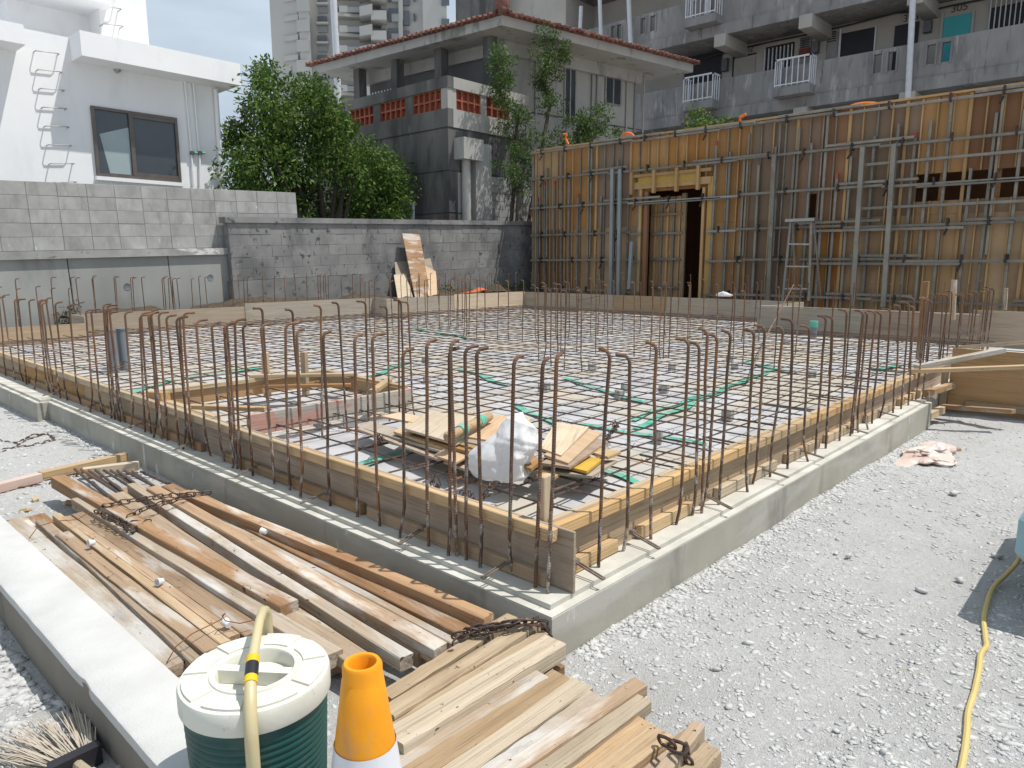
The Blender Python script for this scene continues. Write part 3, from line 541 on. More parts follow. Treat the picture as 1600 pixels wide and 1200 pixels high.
chain(arcp([(588, 695), (590, 680), (596, 690), (600, 678)], [.10, .19, .15, .13]), 'short chain end hung on the mesh left of the offcut heap', group=None)
chain(arcp([(675, 748), (678, 765), (683, 752), (686, 768)], [.16, .13, .16, .12]), 'short loop of chain near the left form top')
chain(arcp([(722, 770), (736, 772), (742, 785), (752, 780), (762, 765), (772, 755), (785, 758)], [.13, .15, .13, .14, .17, .16, .14]), 'rusty chain trailing from under the white sack')
chain(arcp([(945, 690), (955, 675), (962, 660), (960, 672), (966, 664)], [.14, .15, .19, .16, .15]), 'small knot of chain on the mesh right of the offcut heap')

# ================================================================ RIGHT HAND PANELS
rp = thing('side_form_panel', 'brown plywood side form standing on the gravel at the right edge', 'formwork', (7.06, 1.3, -.19))
plank('panel_board', (7.07, 1.34, .085), (7.07, -.4, .085), .014, .53, PLY, rp, ch=.001); plank('panel_board', (7.07, -.404, .085), (7.07, -2.2, .085), .014, .53, PLY, rp, ch=.001)
plank('end_stake', (7.03, 1.37, -.2), (7.03, 1.37, .16), .05, .04, TIMBP, rp, up=V(1, 0, 0)); plank('foot_rail', (7.04, 1.2, -.12), (7.04, -2.2, -.13), .04, .06, BATD, rp)
r2 = thing('side_form_panel', 'pale brown plywood form farther back at the right edge', 'formwork', (10.7, 1.85, .05))
plank('panel_board', (10.72, 1.86, .26), (10.72, -2.5, .26), .014, .44, PLYG, r2, ch=.001)
for (a, b, wd, ht, m, lb) in [
    (az(1431, 574, .25), ax(1568, 547, 6.9), .06, .04, TIMBG, 'whitish plank slanting up over the right side form'),
    (az(1421, 580, .23), ax(1610, 573, 6.6), .06, .03, TIMBP, 'pale plank reaching level to the right edge above the brown form'),
    (ax(1496, 543, 8.6), ax(1612, 534, 8.0), .06, .03, TIMBP, 'thin plank behind the slanting plank at the right edge'),
    (ax(1510, 547, 8.0), ax(1612, 556, 7.4), .05, .03, TIMBP, 'thin plank crossing behind the slanting plank'),
    (az(1472, 635, -.12), ax(1584, 643, 6.6), .06, .035, TIMB, 'plank leaning low against the brown side form'),
    (az(1446, 616, .03), az(1492, 600, .03), .05, .05, TIMB, 'short thick timber lying on the ledge end'),
    (az(1425, 600, .04), az(1428, 596, .04), .03, .03, STEEL, 'small steel clamp on the ledge near the right end'),
    (az(1450, 650, -.13), az(1472, 640, -.13), .05, .06, BATT, 'block of timber at the foot of the ledge end')]:
    tag(plank('loose_plank', a, b, wd, ht, m), lb, 'plank')
for (x0, y0, x1, y1, Xd, wd, lb) in [(1436, 560, 1447, 440, 7.4, .05, 'thick leaning post among the bars past the right ledge'), (1488, 500, 1491, 437, 9.6, .055, 'blue stained post among the farthest right bars'), (1570, 485, 1572, 450, 11.0, .04, 'thin post standing behind the far pale form')]:
    tag(plank('wooden_post', ax(x0, y0, Xd), ax(x1, y1, Xd), wd, .05, TIMB, None, up=V(1, 0, 0)), lb, 'post')

# ================================================================ FOREGROUND KERB AND TIMBER
kb = thing('concrete_kerb', 'low concrete kerb wall with a bright white top in the left foreground', 'kerb', (.59, 2.5, -.4))
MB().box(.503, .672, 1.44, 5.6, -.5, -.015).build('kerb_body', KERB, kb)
ky = np.arange(1.438, 5.62, .03); r1 = .0014*fbm(ky, ky*0, 14, 14, 4); r2 = .0014*fbm(ky, ky*0+5, 15, 14, 4)
kd = np.exp(-((ky-1.97)/.03)**2)*.006
kb_m = MB(); n_ = len(ky); vs_ = []
for q in range(n_):
    xl, xr = .5005+r1[q]+kd[q], .6745+r2[q]; h0 = .0015*math.sin(q*1.7)
    vs_ += [(xl-.001, ky[q], -.03), (xl, ky[q], -.004), (xl+.006, ky[q], h0), ((xl+xr)/2, ky[q], .002), (xr-.006, ky[q], -h0), (xr, ky[q], -.004), (xr+.001, ky[q], -.03)]
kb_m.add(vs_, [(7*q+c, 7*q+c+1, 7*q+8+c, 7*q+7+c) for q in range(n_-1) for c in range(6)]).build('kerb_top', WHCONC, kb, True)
ORD = ['first', 'second', 'third', 'fourth', 'fifth', 'sixth', 'seventh', 'eighth', 'ninth', 'tenth', 'eleventh', 'twelfth', 'thirteenth', 'fourteenth', 'fifteenth', 'sixteenth', 'seventeenth', 'eighteenth', 'nineteenth', 'twentieth', 'twenty first', 'twenty second']
T = [((12, 812), (283, 1036), .085, .035, -.075, TIMBG), ((62, 812), (306, 1030), .032, .085, -.06, TIMB), ((97, 832), (332, 1014), .05, .05, -.05, TIMB), ((88, 803), (352, 1003), .032, .06, -.055, TIMBP),
     ((103, 806), (366, 992), .034, .06, -.052, TIMB), ((126, 800), (402, 986), .075, .03, -.065, TIMB), ((122, 777), (520, 1020), .06, .05, -.045, TIMBG), ((90, 743), (452, 942), .062, .06, -.022, TIMB),
     ((183, 770), (580, 1040), .07, .035, -.06, TIMB), ((206, 755), (635, 1024), .045, .045, -.055, TIMBG), ((238, 760), (690, 1010), .055, .05, -.04, TIMB), ((262, 757), (740, 990), .06, .04, -.07, TIMB), ((287, 767), (765, 962), .05, .06, -.035, TIMB)]
for q in (((35, 808), (296, 1036), .030, .05, -.085, TIMB), ((76, 818), (318, 1022), .028, .07, -.08, TIMB), ((146, 792), (455, 1000), .035, .05, -.075, TIMB), ((108, 755), (470, 962), .035, .06, -.065, TIMB), ((165, 778), (545, 1030), .03, .05, -.08, TIMB), ((222, 758), (660, 1018), .034, .05, -.075, TIMB), ((250, 760), (712, 1002), .03, .05, -.08, TIMBG), ((275, 762), (752, 978), .03, .05, -.07, TIMB)): T.append(q)
T.sort(key=lambda q: on_y(q[0][0]*.5+q[1][0]*.5, 2.6, -.06))
for i, (a, b, wd, ht, z, m) in enumerate(T):
    wd *= 1.05; o = rough_plank('timber_batten', az(*a, z)-V(0, 0, ht/2), az(*b, z)-V(0, 0, ht/2), wd, ht, m, i)
    tag(o, f'{ORD[i]} long batten from the white topped kerb in the lengthwise timber pile', 'timber', 'long battens in the lengthwise pile')
for i in range(9):   # lower layer glimpsed through the gaps
    x = .74+.095*i; o = plank('lower_batten', (x, 1.75+random.uniform(-.1, .2), -.135), (x+random.uniform(-.05, .05), 3.7+random.uniform(-.3, .3), -.125), .085, .04, TIMB)
    tag(o, 'batten of the bottom layer seen through gaps of the lengthwise pile', 'timber', 'bottom layer battens of the lengthwise pile')
for a, b, z, m, lb in [((-40, 772), (63, 745), -.13, mat('red_primed_timber', (.50, .36, .30), (.62, .58, .52), 6, stretch=(.1, 1, 1), rough=.8), 'pinkish white bearer timber at the left end of the cross bearers'), ((62, 744), (198, 713), -.13, BATT, 'tan bearer timber laid across behind the long battens'), ((130, 738), (217, 727), -.125, TIMBP, 'short bearer timber under the bar bundle')]:
    tag(plank('bearer_timber', az(*a, z), az(*b, z), .05, .05, m), lb, 'timber')
for i in range(10):
    x0 = 116+11.5*i+random.uniform(-2, 2); a = az(x0, 733+.4*i, -.1-.006*(i % 3)); b = a+V(random.uniform(-.10, .0), -1.25, -.02)
    if i == 9: b = a+V(.0, -1.0, 0)
    tag(MB().tube([a, a.lerp(b, .5)+V(.01, 0, 0), b], .0075, 6).build('loose_bar', RUSTM, None, True), 'rusty bar in the bundle at the far end of the timber pile', 'rebar', 'rusty bar bundle under the timbers')
for x, y, s, lb in [(40, 797, .05, 'tan wood chip by the kerb end of the pile'), (55, 780, .04, 'reddish wood chip on the gravel by the pile'), (108, 785, .05, 'small block between the long battens')]:
    p = az(x, y, -.15); tag(MB().cbox(s, s*.7, s*.4, .004).build('wood_chip', BATT, None, local=True, loc=(p.x, p.y, -.15), rot=(.3, .2, x)), lb, 'wood chip')
for x, y, z, lb in [(143, 851, -.03, 'white plastic cone plug lying on the battens near the kerb'), (250, 912, -.045, 'white plastic cone plug on the battens left of the cooler'), (412, 833, -.03, 'white plastic cone plug near the right hand battens'), (355, 978, -.04, 'white plastic cone plug just behind the cooler')]:
    p = az(x, y, z); o = MB().lathe([(.006, -.012), (.010, -.012), (.014, .012), (.012, .0125), (.009, -.006)], 14).build('cone_plug', SACKW, None, True, local=True, loc=(p.x, p.y, z+.008), rot=(1.4, .3, x)); tag(o, lb, 'plug')
S = [((602, 1085), (800, 961), .045, .05, .0, TIMBP), ((605, 1112), (834, 968), .05, .055, .015, TIMBP), ((616, 1134), (850, 987), .03, .05, -.005, TIMBP), ((614, 1152), (868, 998), .075, .05, .0, TIMBP), ((560, 1222), (842, 1050), .07, .035, -.02, TIMBG),
     ((610, 1228), (876, 1052), .06, .035, -.03, TIMBP), ((660, 1236), (908, 1065), .075, .03, -.03, TIMBP), ((710, 1246), (934, 1086), .06, .045, -.025, TIMBG), ((770, 1218), (1000, 1064), .045, .035, -.025, TIMB), ((800, 1237), (1005, 1088), .05, .035, -.03, TIMBP),
     ((830, 1237), (985, 1120), .04, .035, -.045, TIMB), ((850, 1244), (1011, 1128), .075, .03, -.05, TIMBP), ((910, 1237), (1036, 1140), .06, .04, -.03, TIMBP), ((985, 1225), (1045, 1170), .03, .035, -.05, TIMBG), ((1010, 1235), (1092, 1128), .03, .07, -.02, TIMBP), ((1048, 1232), (1113, 1165), .045, .045, -.04, TIMBP)]
for i, (a, b, wd, ht, z, m) in enumerate(S):
    wd *= 1.04; z += (.0, -.006, .004)[i % 3]; o = rough_plank('short_board', az(*a, z)-V(0, 0, ht/2), az(*b, z+.006)-V(0, 0, ht/2), wd, ht, m, 50+i)
    tag(o, f'{ORD[i]} short board from the foundation corner in the crosswise stack', 'timber', 'short boards in the crosswise stack')
for i, (y, z) in enumerate([(1.25, -.10), (.98, -.11), (.8, -.12)]):
    o = plank('stack_bearer', (1.0, y, z), (1.5, y-.05, z), .07, .06, TIMB); tag(o, f'bearer under the crosswise stack, {ORD[i]} from the foundation', 'timber', 'bearers under the crosswise stack')
chain(arcp([(168, 805), (200, 818), (232, 815), (205, 830), (180, 815), (150, 800), (165, 790), (205, 782), (250, 776), (300, 772), (330, 770)], [-.03]*4+[-.02, -.02, -.01, -.01, -.015, -.02, -.03]), 'rusty chain wrapped over the long battens')
chain(arcp([(205, 806), (225, 795), (260, 785), (300, 774)], [-.02, -.01, -.01, -.015]), 'second strand of chain over the long battens')
chain(arcp([(716, 1000), (730, 988), (760, 985), (790, 980), (815, 974), (835, 970), (850, 976)], [.01, .02, .03, .035, .035, .03, .02]), 'dark chain wrapped round the far end of the crosswise stack', LK, .024)
chain(arcp([(718, 992), (745, 982), (780, 978), (812, 972), (846, 973), (856, 990), (860, 1010), (861, 1028)], [.015, .03, .035, .04, .035, -.02, -.06, -.10]), 'chain strand hanging down past the crosswise stack to the gravel', LK, .024)
chain(arcp([(1042, 1160), (1060, 1168), (1072, 1175), (1075, 1195)], [.0, .01, -.01, -.05]), 'rusty chain at the near corner of the crosswise stack', LK2, .036)
chain(arcp([(0, 770), (40, 764), (80, 757), (110, 747), (150, 740), (175, 735)], -.165), 'chain lying straight on the gravel beyond the timber pile', LK2, .042)
chain(arcp([(-5, 712), (20, 702), (45, 688), (75, 680), (85, 688), (55, 696), (30, 700), (0, 705)], -.165), 'chain coiled on the gravel at the left edge', LK2, .042)
chain(arcp([(0, 690), (25, 694), (50, 682), (70, 678)], -.16), 'chain strand tangled in the coil at the left edge', LK2, .042)
WIRE = mat('rusty_wire', (.25, .10, .045), (.15, .06, .03), 40, rough=.7)
tag(MB().tube(arcp([(45, 842), (60, 822), (90, 814), (120, 812), (140, 800), (165, 808)], [-.06, -.02, -.01, -.02, -.01, -.02]), .0018, 5).build('tie_wire', WIRE, None, True), 'thin rusty wire across the battens beside the chain', 'wire')
tag(MB().tube(arcp([(260, 1036), (275, 1010), (300, 990), (325, 978), (345, 968), (352, 958), (347, 962), (352, 970), (375, 974), (400, 968)], [-.07, -.03, -.01, -.02, -.02, .0, .01, -.01, -.03, -.03]), .0018, 5).build('tie_wire', WIRE, None, True), 'rusty wire with a small loop just behind the cooler', 'wire')

# ================================================================ COOLER, CONE, BROOM, HOSE
CGREEN = mat('dark_green_plastic', (.009, .068, .06), (.008, .056, .05), 6, rough=.42, spec=.45, layers=[((.16, .20, .18), 9, (1, 1, .5), .56, .72, .3)])
CWHITE = mat('cooler_white_plastic', (.70, .695, .62), (.64, .635, .56), 5, rough=.42, spec=.45, bump=.06, bscale=90, layers=[((.50, .47, .41), 7, (1, 1, 1), .52, .72, .45), ((.40, .36, .30), 60, (1, 1, 1), .66, .72, .5), ((.48, .45, .40), 26, (.2, 1.5, 1), .62, .68, .4)])
CREAM = mat('cream_plastic', (.58, .50, .30), (.50, .42, .24), 6, rough=.4, spec=.5); BLK = mat('black_plastic', (.02, .02, .024), (.03, .03, .034), 8, rough=.45); YEL = mat('yellow_band', (.75, .52, .03), (.66, .45, .02), 10, rough=.45)
lc = az(399, 1047, .262); cx, cy = lc.x, lc.y
co = thing('water_cooler', 'dark green water jug cooler with a white lid and cream bail handle', 'cooler', (cx, cy, -.16))
pr = [(.118, -.16), (.124, -.155)]; z = -.15
while z < .195: r0 = .120+.016*(z+.15)/.35; pr += [(r0, z), (r0+.0025, z+.004), (r0+.0025, z+.008), (r0, z+.012)]; z += .0145
pr += [(.1365, .205), (.1365, .2144)]
MB().lathe(pr, 56, cx, cy).build('body', CGREEN, co, True)
lid = MB().lathe([(.139, .2145), (.1445, .2145), (.1455, .217), (.1455, .253), (.143, .260), (.139, .262), (.088, .263), (.0865, .267), (.076, .267), (.074, .264), (.073, .236), (.0, .2355)], 64, cx, cy, False).build('lid', CWHITE, co, True)
me = lid.data; me.shade_auto_smooth() if hasattr(me, 'shade_auto_smooth') else None
for k in range(8):
    a = math.radians(45*k+12); d = V(math.cos(a), math.sin(a), 0); a2 = a+math.radians(6); e = V(math.cos(a2), math.sin(a2), 0); a3 = a+math.radians(39); 
    pts = []
    for q in range(7): t_ = a2+(a3-a2)*q/6; pts.append((cx+.1365*math.cos(t_), cy+.1365*math.sin(t_)))
    for q in range(6, -1, -1): t_ = a2+(a3-a2)*q/6; pts.append((cx+.093*math.cos(t_), cy+.093*math.sin(t_)))
    MB().prism(pts, .2615, .2668).build('lid_panel', CWHITE, lid)
hd = math.radians(-52); hv = V(math.cos(hd), math.sin(hd), 0)
MB().obox(V(cx, cy, .251)-hv*.0735, V(cx, cy, .251)+hv*.0735, .022, .028).build('grip_bar', CWHITE, lid)
td = V(-cx, -cy, 0).normalized(); sd_ = V(td.y, -td.x, 0)     # towards the camera / image-left
def hp(f, s, z): return V(cx, cy, 0)+td*f+sd_*s+V(0, 0, z)
def arc(fs): return [hp(*q) for q in fs]
HP = [(.158, .012, .10), (.162, .014, .16), (.162, .014, .22), (.155, .013, .268), (.11, .010, .298), (.05, .003, .317), (-.01, -.006, .326), (-.07, -.014, .330), (-.12, -.022, .327), (-.152, -.028, .312), (-.162, -.031, .29), (-.163, -.031, .24), (-.158, -.031, .20)]
MB().tube(arc(HP), [.010, .0125, .0125, .012, .011, .010, .0095, .0095, .010, .0115, .012, .0115, .010], 10).build('bail_handle', CREAM, co, True)
gp = [Vector(hp(*q)) for q in HP]
for a_, b_, mm in ((.0, .25, YEL), (.25, .75, BLK), (.75, 1.0, YEL)):
    u, w2 = gp[4], gp[5]; MB().tube([u.lerp(w2, a_), u.lerp(w2, b_)], .0128, 12).build('grip_tape', mm, co, True)
sp = hp(.02, .155, -.02)
MB().tube([hp(.03, .12, .07), hp(.035, .165, .07)], .014, 10).tube([hp(.035, .165, .085), hp(.035, .168, .03)], .011, 10).box(*(lambda c: (c.x-.012, c.x+.012, c.y-.012, c.y+.012, .085, .10))(hp(.035, .165, 0))).build('spigot', BLK, co)
CORG = mat('orange_cone_plastic', (.80, .33, .012), (.72, .27, .01), 14, rough=.45, bump=.06, bscale=60, layers=[((.52, .27, .13), 9, (1, 1, .5), .54, .66, .6), ((.42, .33, .24), 30, (1, 1, .3), .62, .70, .55), ((.62, .52, .42), 16, (1.5, 1.5, .3), .66, .70, .6)])
CREF = mat('cone_white_sleeve', (.72, .73, .76), (.62, .63, .67), 9, rough=.35, spec=.5, layers=[((.4, .4, .42), 18, (1, 1, .4), .66, .72, .4)])
q = az(566, 1038, .385); cn = thing('traffic_cone', 'orange traffic cone with a white sleeve at the bottom of the view', 'traffic cone', (q.x, q.y, -.2))
zt = .39; pf = lambda z: .0335+(zt-z)*.128
MB().lathe([(.022, .30), (.0225, zt-.004), (.025, zt), (.031, zt), (.0345, zt-.006), (.0345, zt-.028), (pf(zt-.03)-.001, zt-.031), (pf(.236), .236)], 40, q.x, q.y, False).build('cone_top', CORG, cn, True)
MB().lathe([(pf(.236)+.0012, .239), (pf(.02)+.0012, .02)], 40, q.x, q.y, False).build('white_sleeve', CREF, cn, True)
MB().lathe([(pf(.03), .03), (pf(-.17), -.17), (pf(-.17)+.02, -.175), (pf(-.17)+.02, -.19)], 40, q.x, q.y, False).build('cone_foot', CORG, cn, True)
MB().box(q.x-.18, q.x+.18, q.y-.18, q.y+.18, -.21, -.19).build('base_plate', CORG, cn)
BRI = mat('broom_bristle', (.52, .46, .38), (.40, .34, .27), 30, rough=.8, rand=.1)
bh = az(118, 1192, -.12); br = thing('broom', 'pale bristled broom head lying against the kerb at the bottom left', 'broom', bh)
bm = MB(); tdir = (az(55, 1135, -.15)-bh); perp = V(-tdir.y, tdir.x, 0).normalized()
for i in range(260):
    s_ = random.uniform(-1, 1); st = bh+perp*(s_*.045)+V(0, 0, random.uniform(-.02, .02)); en = bh+tdir*random.uniform(.75, 1.15)+perp*(s_*.14+random.uniform(-.01, .01))+V(0, 0, random.uniform(-.06, .03)); bm.tube([st, st.lerp(en, .5)+V(0, 0, .008), en], [.0016, .0014, .0008], 3)
bo = bm.build('bristles', BRI, br); bo['kind'] = 'stuff'
MB().obox(bh-perp*.055, bh+perp*.055, .03, .05).build('bristle_holder', BLK, br); MB().tube([bh, bh-tdir*3+V(0, 0, .05)], .012, 8).build('handle', TIMBP, br)
HOSE = mat('yellow_hose', (.60, .47, .19), (.52, .40, .15), 10, rough=.5, spec=.4)
hp_ = [az(x, y, zz) for x, y, zz in [(1612, 838, .02), (1598, 858, -.05), (1590, 878, -.12), (1570, 900, -.165), (1552, 918, -.175), (1543, 940, -.175), (1537, 968, -.175), (1540, 1000, -.175), (1541, 1012, -.175), (1532, 1025, -.172), (1530, 1045, -.172), (1522, 1085, -.175), (1512, 1120, -.175), (1510, 1150, -.175), (1503, 1200, -.175), (1480, 1290, -.175)]]
def smooth(P, k=4):
    out = []
    for i in range(len(P)-1):
        p0, p1, p2, p3 = P[max(i-1, 0)], P[i], P[i+1], P[min(i+2, len(P)-1)]
        for j in range(k): t = j/k; out.append(.5*((2*p1)+(p2-p0)*t+(2*p0-5*p1+4*p2-p3)*t*t+(3*p1-p0-3*p2+p3)*t**3))
    return out+[P[-1]]
tag(MB().tube([V(p.x, p.y, max(p.z, float(gz(p.x, p.y))+.009)) for p in smooth(hp_)], .0085, 8).build('yellow_hose', HOSE, None, True), 'yellow hose snaking over the gravel from the blue machine', 'hose')
BLU = mat('pale_blue_paint', (.28, .45, .50), (.24, .40, .45), 4, rough=.35, spec=.5, bump=.02)
ge = thing('portable_generator', 'pale blue machine casing just inside the right edge above the hose', 'generator', (3.5, -.065, -.2))
MB().cbox(1.15, .72, .22, .05).build('casing', BLU, ge, local=True, loc=(0, .015, .32)); MB().box(3.05, 4.0, -.4, .16, -.22, .02).build('chassis', BLK, ge)
# ================================================================ BLOCK WALLS
SL = math.atan(.032)
BLKM = mat('light_concrete_block', (.37, .37, .36), (.285, .285, .277), 5, 7, rough=.95, bump=.25, bscale=90, rand=.06, layers=[((.46, .46, .45), 3, (1, 1, .4), .5, .66, .5), ((.20, .20, .19), 6, (1, 1, .25), .52, .68, .55), ((.66, .66, .65), 16, (1, 1, .6), .67, .70, .8)])
BLKD = mat('dark_stained_block', (.27, .27, .265), (.19, .19, .19), 2.2, 7, rough=.95, bump=.3, bscale=80, rand=.05, world=True, layers=[((.11, .11, .112), 1.5, (1, 1, .7), .47, .62, .7), ((.045, .045, .047), 9, (1, 1, .7), .60, .66, .85), ((.42, .42, .41), 6, (1, 1, .4), .66, .72, .6)])
MORT = mat('wall_mortar', (.30, .30, .285), (.20, .20, .19), 9, rough=.95, bump=.2, bscale=80)
MORTD = mat('dark_mortar', (.24, .24, .235), (.17, .17, .17), 9, rough=.95, bump=.2)
RETW = mat('retaining_concrete', (.35, .355, .34), (.27, .275, .262), 1.5, 8, (1, 1, .45), rough=.9, bump=.12, bscale=50, layers=[((.20, .20, .19), 2.2, (1, 1, .3), .55, .7, .6), ((.43, .43, .41), 3, (1, 1, .3), .6, .7, .4), ((.14, .14, .13), 1.2, (1, 1, 1), .38, .5, .6, .5, -.1)])
def lw_z(X): return 2.23+.032*(X-2.66)
lw = thing('light_block_wall', 'light grey stacked block wall on a poured retaining wall, below the white house', 'wall', (2.0, 12.45, 0), rot=(0, -SL, 0))
top = lw_z(2.0)
MB().box(0, 5.5, .007, .16, 1.2, top-.006).build('mortar_core', MORT, lw, local=True)
bl = MB().cbox(.395, .17, .195, .003).mesh('block', BLKM)
for c in range(5):
    for k_ in range(14):
        if k_*.4 > 5.4: continue
        link('block', bl, lw, (.17+.4*k_, .085+random.uniform(-.003, .003), top-.1-.2*c))
MB().box(-.5, 4.32, -.16, .2, top-1.115, top-1.003).build('ledge_band', mat('ledge_band_concrete', (.40, .40, .385), (.24, .24, .225), 3, 7, rough=.95, bump=.3, layers=[((.68, .68, .67), 3, (.6, 1, 2), .53, .60, .85), ((.07, .07, .065), 5, (1, 1, 1), .6, .68, .7)]), lw, local=True)
for a, b in [(-1.2, 1.545), (1.56, 3.03), (3.045, 4.30)]: MB().box(a, b, -.10, .2, -.6, top-1.118).build('retaining_panel', RETW, lw, local=True)
for x in (2.35, 3.72):
    p = (x, -.101, .62 if x < 3 else .7); MB().lathe([(.0, .0), (.045, .0), (.055, .004), (.055, -.03)], 16).build('weep_pipe', PVC, lw, True, local=True, loc=p, rot=(math.pi/2, 0, 0))
dw = thing('dark_block_wall', 'dark weathered block wall with black stains between the retaining wall and formwork', 'wall', (6.1, 12.2, 0), rot=(0, -SL, 0))
MB().box(-.05, 8.6, .005, .16, .2, 1.77).build('mortar_core', MORTD, dw, local=True)
bd = MB().cbox(.396, .17, .195, .003).mesh('block', BLKD); bdh = MB().cbox(.196, .17, .195, .003).mesh('block', BLKD)
for c in range(5):
    for k_ in range(22):
        o = .2*(c % 2)
        if o and k_ == 0: link('block', bdh, dw, (.05, .085, 1.66-.2*c)); continue
        link('block', bd, dw, (.15+.4*k_-o, .085+random.uniform(-.004, .004), 1.66-.2*c))
MB().box(-.1, 8.6, -.04, .2, 1.762, 1.86).build('cap_course', BLKD, dw, local=True)
MB().box(-.08, 8.6, -.05, .2, -.6, .752).build('base_course', mat('pitted_base_concrete', (.24, .24, .235), (.15, .15, .148), 4, 8, rough=.95, bump=.3, bscale=60, layers=[((.05, .05, .05), 7, (1, 1, 1), .58, .66, .8), ((.08, .40, .2), 1.6, (1, 1, 1.4), .70, .72, .6)]), dw, local=True)
SOIL = mat('dark_soil', (.10, .075, .05), (.05, .04, .03), 12, rough=.95, bump=.6, bscale=30)
mx_ = np.arange(3.2, 13.4, .12); my_ = np.arange(11.32, 12.3, .08); MX, MY = np.meshgrid(mx_, my_, indexing='ij'); MZ = .22+.02*(MX-3)+.18*fbm(MX, MY, 41, 2, 4)+.12*np.clip((MY-11.5), 0, .6)
n0, n1 = MX.shape; ii = np.arange(n0*n1).reshape(n0, n1); struct(link('soil_bank', npmesh('soil_bank', np.stack([MX, MY, MZ], -1).reshape(-1, 3), np.stack([ii[:-1, :-1], ii[1:, :-1], ii[1:, 1:], ii[:-1, 1:]], -1).reshape(-1, 4), SOIL, True)))
# boards leaning on the dark wall
def lean(pts, m, lb, y0=11.62, y1=12.14, t=.014):
    P = [ay(x, y, y0 if i < 2 else y1) for i, (x, y) in enumerate(pts)]; n_ = (P[1]-P[0]).cross(P[3]-P[0]).normalized()*t
    o = MB().add([p for p in P]+[p+n_ for p in P], [(0, 1, 2, 3), (7, 6, 5, 4), (0, 4, 5, 1), (1, 5, 6, 2), (2, 6, 7, 3), (3, 7, 4, 0)]).build('leaning_board', m); tag(o, lb, 'board', 'boards leaning on the dark wall')
lean([(622, 474), (690, 474), (672, 404), (616, 410)], PLYW, 'broad pale board leaning on the dark wall behind the others', 11.66, 12.16)
lean([(649, 470), (673, 466), (655, 366), (628, 365)], TIMB, 'tall brown board leaning on the dark wall, tallest of the group', 11.58, 12.1)
lean([(622, 472), (646, 470), (634, 428), (615, 430)], PLYL, 'short cream board at the left of the leaning boards', 11.55, 11.95)
lean([(668, 462), (686, 470), (680, 424), (662, 415)], PLYL, 'short pale board at the right of the leaning boards', 11.55, 12.0)
ONET = mat('orange_net', (.60, .14, .05), (.45, .10, .05), 20, rough=.7)
p = ay(745, 457, 11.6); sack('orange_netting', (p.x, p.y, p.z-.08), (.45, .22, .17), ONET, 'crumpled orange netting heaped on the soil before the dark wall', (0, 0), 21, .3)['category'] = 'netting'

# ================================================================ LEAVES
def leafmat(name, a, b, c):
    m = mat(name, a, b, 3, rough=.6, spec=.2, trans=.28); n = m.node_tree; g = n.nodes.new('ShaderNodeNewGeometry'); r = n.nodes.new('ShaderNodeValToRGB')
    r.color_ramp.elements[0].color = (*a, 1); r.color_ramp.elements[1].color = (*c, 1); e = r.color_ramp.elements.new(.6); e.color = (*b, 1)
    n.links.new(g.outputs['Random Per Island'], r.inputs[0])
    for nd in n.nodes:
        if nd.type == 'BSDF_PRINCIPLED': n.links.new(r.outputs[0], nd.inputs['Base Color'])
        if nd.type == 'BSDF_TRANSLUCENT': n.links.new(r.outputs[0], nd.inputs[0])
    return m
LEAF = leafmat('broad_leaf', (.028, .068, .015), (.065, .13, .024), (.19, .25, .05)); LEAF2 = leafmat('small_leaf', (.04, .08, .026), (.075, .135, .04), (.14, .19, .06)); WEED = leafmat('weed_leaf', (.04, .08, .02), (.08, .14, .03), (.12, .17, .05))
BARK = mat('tree_bark', (.10, .085, .07), (.05, .042, .035), 20, stretch=(1, 1, .3), rough=.95, bump=.4, bscale=40)
def leaves(name, centers, spreads, per, size, m, parent, droop=.3, seed=0):
    r = np.random.default_rng(seed); C = np.repeat(np.array(centers), per, 0); S_ = np.repeat(np.array(spreads), per)[:, None]; n = len(C)
    d = r.normal(0, 1, (n, 3)); d /= np.linalg.norm(d, axis=1)[:, None]; P = C+d*S_*(r.random((n, 1))**.42)*np.array([1, 1, .85])
    ax1 = r.normal(0, 1, (n, 3))+d*1.2; ax1[:, 2] -= droop; ax1 /= np.linalg.norm(ax1, axis=1)[:, None]; up = r.normal(0, .8, (n, 3))+np.array([0, 0, 1.1]); sd2 = np.cross(ax1, up); sd2 /= np.linalg.norm(sd2, axis=1)[:, None]
    L_ = (size*r.uniform(.6, 1.35, n))[:, None]; W_ = L_*.42
    v = np.stack([P, P+ax1*L_*.5+sd2*W_*.5, P+ax1*L_, P+ax1*L_*.5-sd2*W_*.5], 1).reshape(-1, 3)
    o0 = np.array(worig(parent)); return link(name, npmesh(name, v-o0, np.arange(4*n).reshape(-1, 4), m), parent)
def limbs(parent, base, tips, r0, seed, name='trunk', mid=.45):
    r = random.Random(seed); m = MB(); base = Vector(base)
    for t in tips:
        t = Vector(t); j = base.lerp(t, mid)+V(r.uniform(-.12, .12), r.uniform(-.12, .12), .15*(t-base).length*.3)
        m.tube([base, base.lerp(j, .5)+V(r.uniform(-.04, .04), r.uniform(-.04, .04), 0), j, j.lerp(t, .6)+V(r.uniform(-.06, .06), 0, .05), t], [r0, r0*.8, r0*.55, r0*.3, r0*.1], 6)
    return m.build(name, BARK, parent, True)
def crown_pts(px_list, Y, jit, seed):
    r = random.Random(seed); return [tuple(ay(x, y, Y+r.uniform(-jit, jit))) for x, y in px_list]
r_ = random.Random(3)
def inside(poly, x, y):
    c = False; n = len(poly); j = n-1
    for i in range(n):
        if (poly[i][1] > y) != (poly[j][1] > y) and x < (poly[j][0]-poly[i][0])*(y-poly[i][1])/(poly[j][1]-poly[i][1])+poly[i][0]: c = not c
        j = i
    return c
